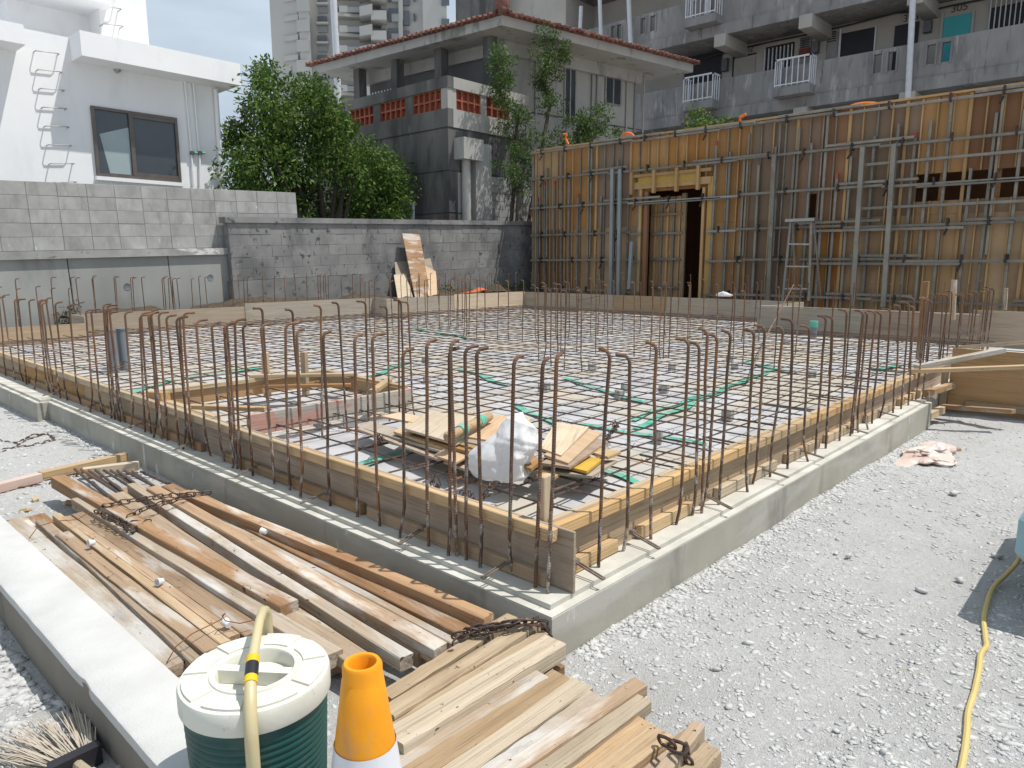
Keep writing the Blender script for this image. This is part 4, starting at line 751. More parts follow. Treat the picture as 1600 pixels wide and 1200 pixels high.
def fill(poly, n, seed):
    r = random.Random(seed); xs = [p[0] for p in poly]; ys_ = [p[1] for p in poly]; out = []
    while len(out) < n:
        x, y = r.uniform(min(xs), max(xs)), r.uniform(min(ys_), max(ys_))
        if inside(poly, x, y): out.append((x, y))
    return out
bt = thing('broadleaf_tree', 'large glossy green broadleaf tree crowding over the wall beside the white house', 'tree', (9.4, 14.6, 0))
poly = [(352, 215), (362, 205), (398, 150), (410, 108), (425, 110), (440, 150), (470, 140), (500, 140), (520, 165), (535, 190), (555, 215), (575, 225), (590, 240), (615, 245), (630, 275), (640, 300), (625, 330), (600, 345), (480, 345), (355, 300)]
pts = fill(poly, 230, 4); cps = crown_pts(pts, 14.6, 1.0, 5)
leaves('crown', cps, [random.uniform(.22, .5) for _ in cps], 170, .105, LEAF, bt, .4, 7)
limbs(bt, (9.4, 14.6, 0), cps[::9], .13, 3)
sp_ = crown_pts([(378, 170), (384, 162), (370, 185), (392, 175)], 14.2, .2, 8); ws = leaves('wilted_sprig', sp_, [.10]*4, 12, .09, mat('wilted_leaf', (.12, .06, .06), (.08, .05, .04), 5, rough=.7), bt, .3, 9); ws['kind'] = 'stuff'
for nm, lb, poly, n, Y, base, per, sz, sprd in [
    ('slender_tree', 'slender young tree left of the pair before the red roofed house', [(775, 75), (795, 70), (800, 150), (822, 180), (838, 215), (820, 240), (800, 230), (780, 200), (772, 130)], 26, 12.7, (13.6, 12.7, .2), 80, .085, .26),
    ('slender_tree', 'slender young tree right of the pair before the red roofed house', [(838, 60), (852, 42), (862, 40), (888, 70), (888, 110), (905, 140), (880, 165), (858, 175), (838, 150)], 24, 12.75, (14.0, 12.75, .2), 80, .085, .25),
    ('small_leafy_tree', 'low spreading tree at the left end of the tall formwork', [(790, 235), (820, 225), (836, 245), (832, 300), (822, 325), (800, 290), (775, 255)], 14, 12.4, (13.55, 12.4, .2), 70, .08, .2),
    ('leafy_shrub', 'leafy shrub showing over the left part of the formwork top', [(848, 205), (880, 190), (920, 175), (960, 165), (955, 195), (972, 212), (930, 218), (880, 225), (850, 228)], 22, 12.3, (15.5, 12.3, 1.0), 75, .095, .24)]:
    t = thing(nm, lb, 'shrub' if 'shrub' in nm else 'tree', base); n = int(n*1.5); cps = crown_pts(fill(poly, n, n), Y, .3, n)
    leaves('crown', cps, [random.uniform(.5, 1.15)*sprd for _ in cps], int(per*1.3), sz*.95, LEAF2, t, .1, n)
    sp3 = sorted(cps, key=lambda q: q[2]); spine = [Vector(base)]
    for k_ in range(0, len(sp3), 5): gq = sp3[k_:k_+5]; spine.append(sum((Vector(q) for q in gq), Vector())/len(gq))
    tm_ = MB(); tm_.tube(spine, [.055*(1-.85*i/(len(spine)-1)) for i in range(len(spine))], 7)
    for q in cps[::2]: b_ = min(spine[1:], key=lambda w3: (w3-Vector(q)-V(0, 0, -.3)).length); tm_.tube([b_-V(0, 0, .15), b_.lerp(Vector(q), .5), q], [.02, .013, .005], 5)
    tm_.build('trunk', BARK, t, True)
t = thing('leafy_shrub', 'low dark bush peeping over the formwork below the apartment balcony', 'shrub', (22.6, 8.6, 2)); cps = crown_pts(fill([(1052, 203), (1062, 190), (1085, 180), (1105, 190), (1142, 185), (1140, 200), (1100, 205)], 14, 2), 9.2, .2, 3)
leaves('crown', cps, [.3]*len(cps), 60, .11, LEAF, t, .1, 12); limbs(t, (cps[0][0], cps[0][1], 2), cps[::3], .04, 5)
wd_ = thing('weed_clump', 'dry weed hanging from the retaining wall joint near the far left bars', 'weed', (3.5, 12.3, .3)); leaves('foliage', crown_pts([(108, 485), (114, 495), (118, 478), (106, 500)], 12.28, .03, 3), [.10]*4, 40, .05, mat('dry_weed', (.09, .08, .045), (.06, .065, .03), 9, rough=.9), wd_, .6, 3)
wd_ = thing('weed_clump', 'weeds on the soil between the leaning boards and formwork', 'weed', (12.8, 11.9, .4)); leaves('foliage', crown_pts([(705, 455), (700, 452), (810, 448), (825, 447), (815, 450), (790, 452)], 11.9, .1, 3), [.14]*6, 40, .08, WEED, wd_, .1, 4)
pl_ = thing('palm_plant', 'small palm with yellowish fronds rising between the tree and dark house', 'plant', (11.2, 14.9, .5)); pm = MB(); pb = ay(545, 225, 14.9)
for i in range(9):
    a = i/9*6.28; e = pb+V(math.cos(a)*.35, math.sin(a)*.35, random.uniform(-.1, .55)); md = pb.lerp(e, .55)+V(0, 0, .2); s2 = V(-math.sin(a), math.cos(a), 0)*.045
    pm.add([pb-s2*.4, pb+s2*.4, md+s2, e, md-s2], [(0, 1, 2, 3, 4)])
pm.build('frond', WEED, pl_); MB().tube([(11.2, 14.9, .5), tuple(pb)], .05, 8).build('trunk', BARK, pl_, True)

# ================================================================ WHITE HOUSE
WH = mat('white_render', (.83, .835, .84), (.78, .785, .80), 1.2, 5, rough=.85, bump=.05, bscale=60, world=True, layers=[((.66, .67, .69), 2.5, (1, 1, .35), .56, .7, .4)])
ALU = mat('bronze_aluminium', (.16, .135, .12), (.12, .10, .09), 8, rough=.4, metal=.4, spec=.5); GLS = mat('window_glass', (.035, .042, .05), (.05, .06, .07), 2, rough=.06, spec=.8); FROST = mat('frosted_glass', (.36, .43, .44), (.30, .37, .385), 2, rough=.25, spec=.5)
HY = 14.6; hs = thing('white_house', 'white rendered flat roofed house with rung ladder and bronze window', 'house', (5, HY, 0))
x1 = ay(348, 250, HY).x; zE = ay(300, 119, HY-.55).z; zt = ay(300, 84, HY-.55).z
MB().box(-2, x1, HY, HY+6, -.5, zE+.05).build('wall', WH, hs)
xe0 = ay(128, 88, HY-.55).x; xe1 = ay(376, 120, HY-.55).x
MB().box(xe0, xe1, HY-.55, HY+6.3, zE, zt).build('eave_slab', WH, hs)
zl0, zl1 = ay(20, 66, HY-.55).z, ay(20, 35, HY-.55).z; MB().box(-3, ay(38, 50, HY-.55).x, HY-.55, HY+6, zl0, zl1).build('eave_slab', WH, hs)
zp = zl1+.02; MB().box(ay(38, 50, HY).x-.1, xe0+.05, HY+.002, HY+5.9, zE, ay(80, 53, HY).z).build('parapet', WH, hs)
PY = HY+1.0; xa, xb, xc, xd = [ay(q, 40, PY).x for q in (20, 148, 205, 234)]; zpt = zt+4
MB().box(xa, xb, PY+.25, PY+4, zt-.2, zpt).build('roof_room', WH, hs); MB().box(xb-.02, xc, PY-.35, PY+4, zt-.2, zpt).build('stair_pier', WH, hs); MB().box(xc, xd, PY+.1, PY+4, zt-.2, zpt).build('side_pier', WH, hs)
MB().box(xa-.3, xb+.1, PY-.75, PY+4.1, ay(80, -15, PY-.75).z, zpt+.2).build('roof_overhang', WH, hs)
def rung(pl, pr_, Yw, out, parent):
    a, b = ay(*pl, Yw-out), ay(*pr_, Yw-out); MB().tube([a+V(0, out+.02, 0), a+V(.0, .02, 0), a+V(.03, 0, 0), b-V(.03, 0, 0), b+V(0, .02, 0), b+V(0, out+.02, 0)], .009, 6).build('ladder_rung', GALV, parent, True)
for i in range(8): rung((56+4.0*i, 79+29.4*i), (93+3.9*i, 84+28.6*i), HY, .13, hs)
for i, (a, b) in enumerate([((159, 9), (190, 14)), ((162, 37), (193, 41)), ((155, -20), (187, -14))]): rung(a, b, PY-.35, .2, hs)
wa, wb = ay(143, 174, HY), ay(270, 187, HY); wz0 = ay(152, 270, HY).z; xw0, xw1 = wa.x+.03, ay(274, 230, HY).x; wzt = ay(205, 179, HY).z
wn = MB().box(xw0, xw1, HY-.02, HY-.001, wz0, wzt).build('window', GLS, hs)
f = MB(); f.box(xw0-.05, xw1+.05, HY-.06, HY-.003, wz0-.06, wz0).box(xw0-.05, xw1+.05, HY-.06, HY-.003, wzt, wzt+.05).box(xw0-.05, xw0, HY-.06, HY-.003, wz0, wzt).box(xw1, xw1+.05, HY-.06, HY-.003, wz0, wzt); xm = ay(206, 230, HY).x; f.box(xm-.035, xm+.035, HY-.065, HY-.022, wz0, wzt); f.box(xm+.035, xw1, HY-.05, HY-.022, wz0, wz0+.06).box(xm+.035, xw1, HY-.05, HY-.022, wzt-.06, wzt)
f.build('window_frame', ALU, wn); MB().box(xw0-.08, xw1+.08, HY-.10, HY-.002, wz0-.13, wz0-.065).build('sill', WH, wn)
w2_ = (xm-xw0); MB().add([(xw0+.10*w2_, HY-.022, wz0+.62*(wzt-wz0)), (xw0+.30*w2_, HY-.022, wz0+.01), (xm-.04, HY-.022, wz0+.01), (xm-.04, HY-.022, wz0+.78*(wzt-wz0))], [(0, 1, 2, 3)]).build('propped_pane', FROST, wn)
p = ay(184, 109, HY-.05); MB().lathe([(.0, .0), (.05, .0), (.05, .06), (.03, .075), (.0, .08)], 16).build('vent_hood', GALV, hs, True, local=True, loc=(p.x-5, p.y-HY+.05, p.z), rot=(math.pi/2, 0, 0))
for x0, y0, x1_, y1_ in [(288, 120, 299, 236), (301, 118, 311, 236), (299, 240, 303, 292), (312, 240, 313, 292)]:
    MB().tube([ay(x0, y0, HY-.04), ay(x1_, y1_, HY-.04)], .02, 8).build('riser_pipe', WH, hs, True)
for x, y in ((300, 239), (312, 239)): q = ay(x, y, HY-.05); MB().box(q.x-.03, q.x+.03, q.y-.03, q.y+.03, q.z-.04, q.z+.03).build('valve', ALU, hs); q = ay(x+6, y, HY-.08); MB().tube([q-V(.03, 0, 0), q+V(.03, 0, 0)], .025, 8).build('valve_handle', TAPE, hs, True)
MB().tube([ay(337, 140, HY-.06), ay(346, 280, HY-.06)], .045, 10).build('downpipe', WH, hs, True)

# ================================================================ RED ROOFED HOUSE
OLDC = mat('mouldy_concrete', (.17, .167, .16), (.085, .085, .084), 1.1, 9, (1, 1, .5), rough=.95, bump=.15, bscale=40, world=True, layers=[((.055, .055, .057), 1.6, (1, 1, .25), .46, .62, .85), ((.34, .335, .32), 3, (1, 1, .3), .62, .72, .5)])
PALEC = mat('grey_render', (.41, .405, .385), (.32, .315, .30), 1.2, 8, (1, 1, .4), rough=.9, bump=.1, bscale=40, world=True, layers=[((.16, .16, .155), 2.2, (1, 1, .2), .56, .7, .55)])
SOFF = mat('pale_soffit', (.42, .415, .40), (.34, .335, .32), 1.5, 6, rough=.9, world=True, layers=[((.14, .15, .12), 2.2, (1, 1, .4), .56, .64, .7)])
TILE = mat('red_roof_tile', (.20, .085, .062), (.13, .065, .052), 6, 5, rough=.85, rand=.2, world=True, layers=[((.36, .32, .28), 5, (1, 1, 1), .57, .66, .7), ((.10, .09, .06), 9, (1, 1, 1), .62, .7, .6)])
REDB = mat('red_screen_block', (.33, .10, .06), (.25, .08, .05), 9, rough=.85, rand=.1)
h2 = thing('red_roofed_house', 'old grey concrete house with wide eaves and a red tiled roof', 'house', (16, 16, 0))
t1 = 19.2
def dirh(x): l = (x-800)/math.hypot(FPX, 189); return FH+RT*l
def pt(x, y, t): d = ray(x, y); return CAM+d*(t/d.dot(FH))
E0 = pt(785, 38, t1); E1 = pt(1083, 109, t1*373/302); E2 = pt(488, 112, t1*373/299)
zE = E0.z; E1.z = zE; E2.z = zE; E3 = V(E1.x+E2.x-E0.x, E1.y+E2.y-E0.y, zE)
c4 = (E0+E1+E2+E3)/4
def inset(d):
    ux_ = (E1-E0).normalized(); uy_ = (E2-E0).normalized(); return [E0+ux_*d+uy_*d, E1-ux_*d+uy_*d, E3-ux_*d-uy_*d, E2+ux_*d-uy_*d]
q4 = lambda L_: [(p.x, p.y) for p in L_]
MB().prism(q4([E0, E1, E3, E2]), zE-.02, zE+.22).build('eave_fascia', SOFF, h2)
W4 = inset(1.15); Wb = inset(1.0)
MB().prism(q4(Wb), zE-.35, zE-.021).build('soffit_beam', SOFF, h2)
MB().prism(q4([W4[0].lerp(W4[1], .0), W4[1], W4[2], W4[0].lerp(W4[3], .0).lerp(W4[2], 0)+(W4[3]-W4[0])]), -.5, zE-.3).build('wall', PALEC, h2)
rm = MB(); ap = c4+V(0, 0, 1.1); rf_ = 1.04; R4 = [c4+(p-c4)*rf_ for p in (E0, E1, E3, E2)]
for i in range(4): a, b = R4[i], R4[(i+1) % 4]; rm.add([a+V(0, 0, .23), b+V(0, 0, .23), ap], [(0, 1, 2)])
roof = rm.add([p+V(0, 0, .225) for p in R4], [(3, 2, 1, 0)]).build('roof', TILE, h2)
tmesh = MB().tube([(0, 0, 0), (0, .28, .07)], .062, 8).mesh('roof_tile', TILE, True)
def eave_tiles(a, b, inw):
    L_ = (b-a).length; n = int(L_/.18); an = math.atan2(inw.y, inw.x)-math.pi/2
    for i in range(n): p = a.lerp(b, (i+.5)/n); link('roof_tile', tmesh, roof, p+V(0, 0, .25+random.uniform(-.01, .02))-worig(roof), (random.uniform(-.05, .05), 0, an+random.uniform(-.06, .06)))
eave_tiles(R4[0], R4[1], (E2-E0).normalized()); eave_tiles(R4[0], R4[3], (E1-E0).normalized())
MB().tube([R4[0]+V(0, 0, .35), R4[0].lerp(ap, .5)+V(0, 0, .25), ap+V(0, 0, .1)], .13, 8).build('hip_ridge', TILE, roof, True); MB().lathe([(.0, -.05), (.16, -.05), (.20, .1), (.16, .24), (.0, .3)], 10).build('ridge_end', TILE, roof, True, local=True, loc=R4[0]+V(.1, .1, .38)-worig(roof))
wdp = [(790, 268), (1010, 405)]
def wall_rect(px0, py0, px1, py1, m, name, parent, off=.02, th=.03):
    # rectangle on the -Y side wall of the main house
    a0, a1 = W4[0], W4[1]; n_ = Vector((a1.y-a0.y, -(a1.x-a0.x), 0)).normalized()
    def hit(x, y):
        d = ray(x, y); s_ = ((a0-CAM).dot(n_)+off)/d.dot(n_); return CAM+d*s_
    A, B = hit(px0, (py0+py1)/2), hit(px1, (py0+py1)/2); zt_, zb_ = hit((px0+px1)/2, py0).z, hit((px0+px1)/2, py1).z
    return MB().add([V(A.x, A.y, zb_), V(B.x, B.y, zb_), V(B.x, B.y, zt_), V(A.x, A.y, zt_)]+[V(q.x, q.y, z_)-n_*th for q, z_ in ((A, zb_), (B, zb_), (B, zt_), (A, zt_))], [(0, 1, 2, 3), (7, 6, 5, 4), (0, 4, 5, 1), (1, 5, 6, 2), (2, 6, 7, 3), (3, 7, 4, 0)]).build(name, m, parent)
for (a, b, c, d) in [(948, 116, 970, 162), (884, 101, 899, 195)]:
    wn = wall_rect(a, b, c, d, GLS, 'window', h2, .02)
    for q in ((a-2, b-2, a, d+2), (c, b-2, c+2, d+2), (a, b-2, c, b), (a, d, c, d+2), ((a+c)/2-.8, b, (a+c)/2+.8, d)): wall_rect(*q, GALV, 'window_frame', wn, .045)
for x0, y0, y1 in [(993, 112, 208), (926, 102, 190), (934, 104, 180), (980, 110, 205), (1006, 117, 208), (838, 90, 180)]: wall_rect(x0-1, y0, x0+1, y1, PALEC if x0 in (980, 1006) else GALV, 'wall_pipe', h2, .06)
wall_rect(830, 190, 1022, 191.5, OLDC, 'string_course', h2, .03)
# upper gallery on the -X side
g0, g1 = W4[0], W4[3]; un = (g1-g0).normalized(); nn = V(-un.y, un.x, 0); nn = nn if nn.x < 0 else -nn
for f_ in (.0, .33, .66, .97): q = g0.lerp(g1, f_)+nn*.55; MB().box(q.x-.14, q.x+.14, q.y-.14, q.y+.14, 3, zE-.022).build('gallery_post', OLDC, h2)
MB().add([g0+nn*.02+V(0, 0, 2-g0.z), g1+nn*.02+V(0, 0, 2-g1.z), g1+nn*.02+V(0, 0, zE-.352-g1.z), g0+nn*.02+V(0, 0, zE-.352-g0.z)], [(0, 1, 2, 3)]).build('gallery_shade_panel', mat('gallery_shade_tone', (.15, .15, .155), (.10, .10, .105), .8, 6, rough=.9, world=True), h2)  # thin dark panel over the wall: the deep gallery's shade put into its colour
gl = MB()
for i in range(9): q = g0.lerp(g1, .70+.025*i)+nn*.5; gl.tube([q+V(0, 0, zE-1.7-q.z), q+V(0, 0, zE-.75-q.z)], .018, 4)
for i in range(5): a, b = g0.lerp(g1, .69)+nn*.5, g0.lerp(g1, .91)+nn*.5; zz = zE-1.7+.22*i; gl.tube([V(a.x, a.y, zz), V(b.x, b.y, zz)], .018, 4)
gl.build('white_grille', WH, h2)
# annex with screen blocks
AX0 = pt(699, 118, 17.9); zA = AX0.z; ann = thing('screen_block_annex', 'blackened concrete annex with a parapet of red screen blocks, before the red roofed house', 'building', (AX0.x, AX0.y, 0))
X0, Y0 = AX0.x, AX0.y; Y1 = Y0+6.2; X1_ = X0+2.9
MB().box(X0+.02, X1_, Y0+.02, Y1, -.5, zA-1.15).build('wall_core', OLDC, ann)
zc = zA-1.15; zs = [zc]
zz = zc
for k_ in range(4):
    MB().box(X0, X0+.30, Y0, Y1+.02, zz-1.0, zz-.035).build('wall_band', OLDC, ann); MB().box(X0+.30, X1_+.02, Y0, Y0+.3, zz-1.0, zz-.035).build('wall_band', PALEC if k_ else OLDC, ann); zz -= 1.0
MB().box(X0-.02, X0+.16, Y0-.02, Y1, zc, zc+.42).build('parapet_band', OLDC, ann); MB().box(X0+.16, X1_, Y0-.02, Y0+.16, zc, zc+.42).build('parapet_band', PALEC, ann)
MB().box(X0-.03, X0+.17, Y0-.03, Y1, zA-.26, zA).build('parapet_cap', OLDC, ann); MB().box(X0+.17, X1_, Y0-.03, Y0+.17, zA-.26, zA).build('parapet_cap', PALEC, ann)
zb0, zb1 = zc+.42, zA-.26; bh_ = (zb1-zb0)/2; bwid = .21
sbm = MB(); t_ = .022
sbm.box(-bwid/2, bwid/2, -.05, .05, 0, t_).box(-bwid/2, bwid/2, -.05, .05, bh_-t_, bh_-.001).box(-bwid/2, -bwid/2+t_, -.05, .05, t_, bh_-t_).box(bwid/2-t_, bwid/2, -.05, .05, t_, bh_-t_).box(-bwid/2+t_, bwid/2-t_, .035, .05, t_, bh_-t_)
sbm = sbm.mesh('screen_block', REDB)
def screen_row(start, n, along):
    for i in range(n):
        for k_ in range(2):
            p = start+along*((i+.5)*bwid)+V(0, 0, zb0+k_*bh_); link('screen_block', sbm, ann, p-worig(ann), (0, 0, math.pi/2*(-1) if abs(along.y) > .5 else 0))
yy = Y0+.2
MB().box(X0-.01, X0+.15, Y0-.01, yy+.02, zb0, zb1).build('corner_pier', PALEC, ann)
yy += .05
while yy < Y1-1.2:
    screen_row(V(X0+.07, yy, 0), 5, V(0, 1, 0)); MB().box(X0, X0+.14, yy+5*bwid, yy+5*bwid+.28, zb0, zb1).build('pier', OLDC, ann); yy += 5*bwid+.28
xx = X0+.28
MB().box(X0+.15, xx, Y0, Y0+.14, zb0, zb1).build('pier', PALEC, ann)
for _ in range(2): screen_row(V(xx, Y0+.07, 0), 4, V(1, 0, 0)); MB().box(xx+4*bwid, xx+4*bwid+.2, Y0, Y0+.14, zb0, zb1).build('pier', PALEC, ann); xx += 4*bwid+.2
MB().box(X0+.18, X0+.85, Y0-.35, Y0-.001, zc-.75, zc-.25).build('rain_head', PALEC, ann); MB().tube([(X0+.45, Y0-.14, zc-.75), (X0+.45, Y0-.14, -.3)], .11, 12).build('downpipe', PALEC, ann, True)
MB().box(X0+.75, X0+1.3, Y0-.18, Y0-.001, -.4, zc-.3).build('pilaster', PALEC, ann)
bk = MB().cbox(.392, .06, .192, .004).mesh('facing_block', BLKM)
for c in range(16):
    for k_ in range(4): link('facing_block', bk, ann, (1.52+.4*k_, -.032, zc-1.15-.2*c))
MB().box(X0-.16, X0-.002, Y0+1.4, Y0+2.6, 2.9, 3.05).build('window_hood', OLDC, ann); MB().tube([ay(670, 320, Y0+.4)+V(-.5, 0, 0), ay(670, 350, Y0+.4)+V(-.5, 0, 0)], .04, 8).build('vent_pipe', PVC, ann, True)

# ================================================================ APARTMENT BLOCK
APC = mat('streaked_parapet', (.285, .282, .28), (.20, .198, .198), 1.6, 9, (1, 1, .45), rough=.95, bump=.12, bscale=30, world=True, layers=[((.13, .132, .14), 1.3, (1, 1, .28), .50, .66, .65), ((.42, .42, .42), 2.6, (1, 1, .25), .56, .66, .6), ((.085, .087, .095), 6, (1, 1, .14), .57, .68, .7)])
APW = mat('apartment_wall', (.43, .41, .375), (.36, .345, .315), .9, 7, rough=.9, world=True, layers=[((.20, .19, .18), 1.4, (1, 1, .4), .55, .7, .4)])
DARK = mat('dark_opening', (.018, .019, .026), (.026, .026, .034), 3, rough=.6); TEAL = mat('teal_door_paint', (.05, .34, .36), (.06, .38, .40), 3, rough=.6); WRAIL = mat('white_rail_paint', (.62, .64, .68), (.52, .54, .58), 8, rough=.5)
AXF = 25.5; ap_ = thing('apartment_block', 'grey stained apartment block with open balcony corridors rising behind the formwork', 'building', (AXF, 5, 0))
def pa(x, y, X=AXF): return ax(x, y, X)
ztop = [pa(1400, q).z for q in (73,)][0]; zbot = pa(1400, 128).z; zs0 = pa(1400, 148).z; pitch = pa(1200, 27).z-pa(1200, 165).z
YA, YB = -6.0, pa(890, 100).y
MB().box(AXF+1.7, AXF+9, YA, YB+2.5, -.5, zs0+3*pitch).build('back_wall', APW, ap_)
def txt(s, size, loc, rot, m, parent):
    c = bpy.data.curves.new('door_number', 'FONT'); c.body = s; c.size = size; c.extrude = .004; ob = bpy.data.objects.new('tmp', c); col.objects.link(ob); dg = bpy.context.evaluated_depsgraph_get()
    me = bpy.data.meshes.new_from_object(ob.evaluated_get(dg)); me.materials.append(m); bpy.data.objects.remove(ob); return link('door_number', me, parent, Vector(loc)-worig(parent), rot)
for lv in range(-2, 3):
    dz = lv*pitch; MB().box(AXF-.06, AXF+1.75, YA, YB, zs0+dz, zbot+dz-.012).build('floor_slab', APC if lv > -1 else APW, ap_)
    slots = [pa(q, 105).y for q in (1371, 1393, 1453, 1476)] if lv == 0 else [pa(q, 40).y for q in (958, 968, 1005, 1020)]
    cuts = []
    hw = .115; zs1, zs2 = zbot+dz+.35*(ztop-zbot), ztop+dz-.12*(ztop-zbot)
    MB().box(AXF, AXF+.14, YA, YB, zbot+dz, zs1).build('parapet', APC, ap_); MB().box(AXF, AXF+.14, YA, YB, zs2, ztop+dz).build('parapet', APC, ap_)
    ed = sorted(slots, reverse=True); prev = YB
    for s_ in ed+[None]:
        lo_ = YA if s_ is None else s_+hw
        MB().box(AXF+.001, AXF+.139, lo_, prev, zs1, zs2).build('parapet', APC, ap_)
        if s_ is not None:
            prev = s_-hw; MB().box(AXF-.03, AXF-.001, s_-hw-.05, s_-hw, zs1-.05, zs2+.05).box(AXF-.03, AXF-.001, s_+hw, s_+hw+.05, zs1-.05, zs2+.05).build('slot_trim', APC, ap_)
    for yk in ([pa(q, 120).y for q in (1247, 1102)] if lv == 0 else [pa(q, 20).y for q in (1105,)]+[pa(1105, 20).y-9.5]):
        q_ = (AXF-.55, AXF-.001, yk-.62, yk+.62); MB().box(*q_, zbot+dz+.0, zbot+dz+.28).build('planter_shelf', APC, ap_)
        rl = MB()
        for i in range(7): y_ = yk-.58+1.16*i/6; rl.box(AXF-.53, AXF-.50, y_-.015, y_+.015, zbot+dz+.30, ztop+dz+.1)
        for i in range(4): x_ = AXF-.52+.5*i/3; rl.box(x_-.015, x_+.015, yk-.60, yk-.57, zbot+dz+.30, ztop+dz+.1); rl.box(x_-.015, x_+.015, yk+.57, yk+.60, zbot+dz+.30, ztop+dz+.1)
        rl.box(AXF-.55, AXF-.48, yk-.61, yk+.61, ztop+dz+.1, ztop+dz+.15).box(AXF-.55, AXF, yk-.61, yk-.55, ztop+dz+.1, ztop+dz+.149).box(AXF-.55, AXF, yk+.55, yk+.61, ztop+dz+.1, ztop+dz+.149).box(AXF-.54, AXF-.49, yk-.6, yk+.6, zbot+dz+.34, zbot+dz+.38)
        rl.build('planter_railing', WRAIL, ap_)
    for q in (1420, 1255, 1125): y_ = pa(q, 150).y; MB().box(AXF-.22, AXF+1.7, y_-.22, y_+.22, zs0+dz-.42, zs0+dz-.002).build('beam', APW, ap_)
    q = pa(1490, 20, AXF+1).y
BX = AXF+1.69
def ab(x0, x1_, y0, y1_, m, name, parent=None, d=.03):
    a, b = ax(x0, (y0+y1_)/2, BX), ax(x1_, (y0+y1_)/2, BX); z0 = ax((x0+x1_)/2, y1_, BX).z; z1 = ax((x0+x1_)/2, y0, BX).z; yy0, yy1 = sorted((a.y, b.y)); return MB().box(BX-d, BX-.001, yy0, yy1, min(z0, z1), max(z0, z1)).build(name, m, parent or ap_)
dr = ab(1470, 1514, 25, 140, TEAL, 'door'); ab(1466, 1470, 22, 140, APW, 'door_frame', dr, .06); ab(1514, 1518, 18, 140, APW, 'door_frame', dr, .06)
ab(1395, 1432, 38, 140, DARK, 'doorway'); w_ = ab(1314, 1366, 48, 100, DARK, 'window'); ab(1311, 1314, 46, 102, WRAIL, 'window_frame', w_, .06); ab(1366, 1368, 42, 102, WRAIL, 'window_frame', w_, .06)
w_ = ab(1546, 1640, 4, 62, DARK, 'window')
for i in range(11): ab(1546+8*i, 1547.6+8*i, 2-i*1.6, 62-i*1.6, WRAIL, 'window_bar', w_, .09)
w_ = ab(1196, 1240, 70, 122, DARK, 'window')
for i in range(8): ab(1195+6*i, 1196.4+6*i, 78-i*1.2, 122-i*1.2, WRAIL, 'window_bar', w_, .09)
for x0, x1_ in ((1249, 1267), (1291, 1309)):
    d_ = ab(x0, x1_, 52 if x0 > 1270 else 60, 110, APC, 'cupboard_door')
    for i in range(5): ab(x0+2, x1_-2, (50 if x0 > 1270 else 59)+3.5*i, (50 if x0 > 1270 else 59)+3.5*i+1.6, DARK, 'louvre_slat', d_, .05)
ab(1249, 1266, 76, 90, mat('red_rust_patch', (.20, .06, .04), (.14, .05, .04), 8, rough=.9), 'meter_box', None, .06)
for x0, y0, x1_, y1_ in ((1272, 66, 1281, 84), (1445, 34, 1457, 52), (1131, 93, 1139, 112)): ab(x0, x1_, y0, y1_, mat('grey_meter', (.13, .135, .145), (.10, .10, .11), 8, rough=.6), 'electric_meter', None, .2)
d_ = ab(1147, 1180, 92, 122, mat('pale_door', (.35, .33, .30), (.30, .285, .26), 3, rough=.7), 'door'); ab(1145, 1147, 90, 122, DARK, 'door_frame', d_, .05); ab(1147, 1182, 86, 88, DARK, 'door_frame', d_, .05)
ab(1070, 1128, 60, 140, DARK, 'stair_opening')
for i, (s, x, y) in enumerate((('302', 1158, 84), ('303', 1410, 35), ('305', 1485, 20))): q = ax(x, y, BX-.02); txt(s, .32, (BX-.015, q.y, q.z), (math.pi/2, 0, -math.pi/2), mat('number_paint%d' % i, (.10, .09, .08), None, rough=.8), ap_)
for X_, xs in ((AXF-.2, (1428, -30, 1418, 165)), (AXF-.2, (982, -10, 986, 80)), (AXF-.2, (1106, -20, 1104, 38))): MB().tube([ax(xs[0], xs[1], X_), ax(xs[2], xs[3], X_)], .09, 10).build('drain_pipe', WRAIL, ap_, True)
MB().tube([ax(x, y, BX-.1) for x, y in ((1100, 92), (1140, 80), (1200, 66), (1270, 52), (1330, 38), (1400, 20), (1450, 17), (1490, 8), (1560, -6))], .03, 5).build('wall_cable', BLK, ap_, True)
for x, y in ((1349, 8), (1062, 72), (1338, 154)): q = ax(x, y, AXF+.8); MB().lathe([(.0, -.14), (.26, -.14), (.26, -.04), (.18, 0), (.0, 0)], 16, q.x, q.y).build('ceiling_lamp', DARK, ap_, True, ) ; ap_.children[-1].location.z += 0
# end wall of the block, left of the corridors
MB().box(AXF-.3, AXF+8, YB, YB+3.2, -.5, zs0+3.2*pitch).build('stair_tower', APW, ap_); MB().tube([ax(908, 10, AXF-.45), ax(906, 60, AXF-.45)], .08, 8).build('drain_pipe', WRAIL, ap_, True); MB().tube([ax(937, -5, AXF-.45), ax(939, 55, AXF-.45)], .08, 8).build('drain_pipe', WRAIL, ap_, True)
MB().box(AXF-1.2, AXF+8, YB+3.2, pa(712, 10, AXF-1.2).y, zs0+1.0*pitch, zs0+2.9*pitch).build('upper_wing', OLDC, ap_)

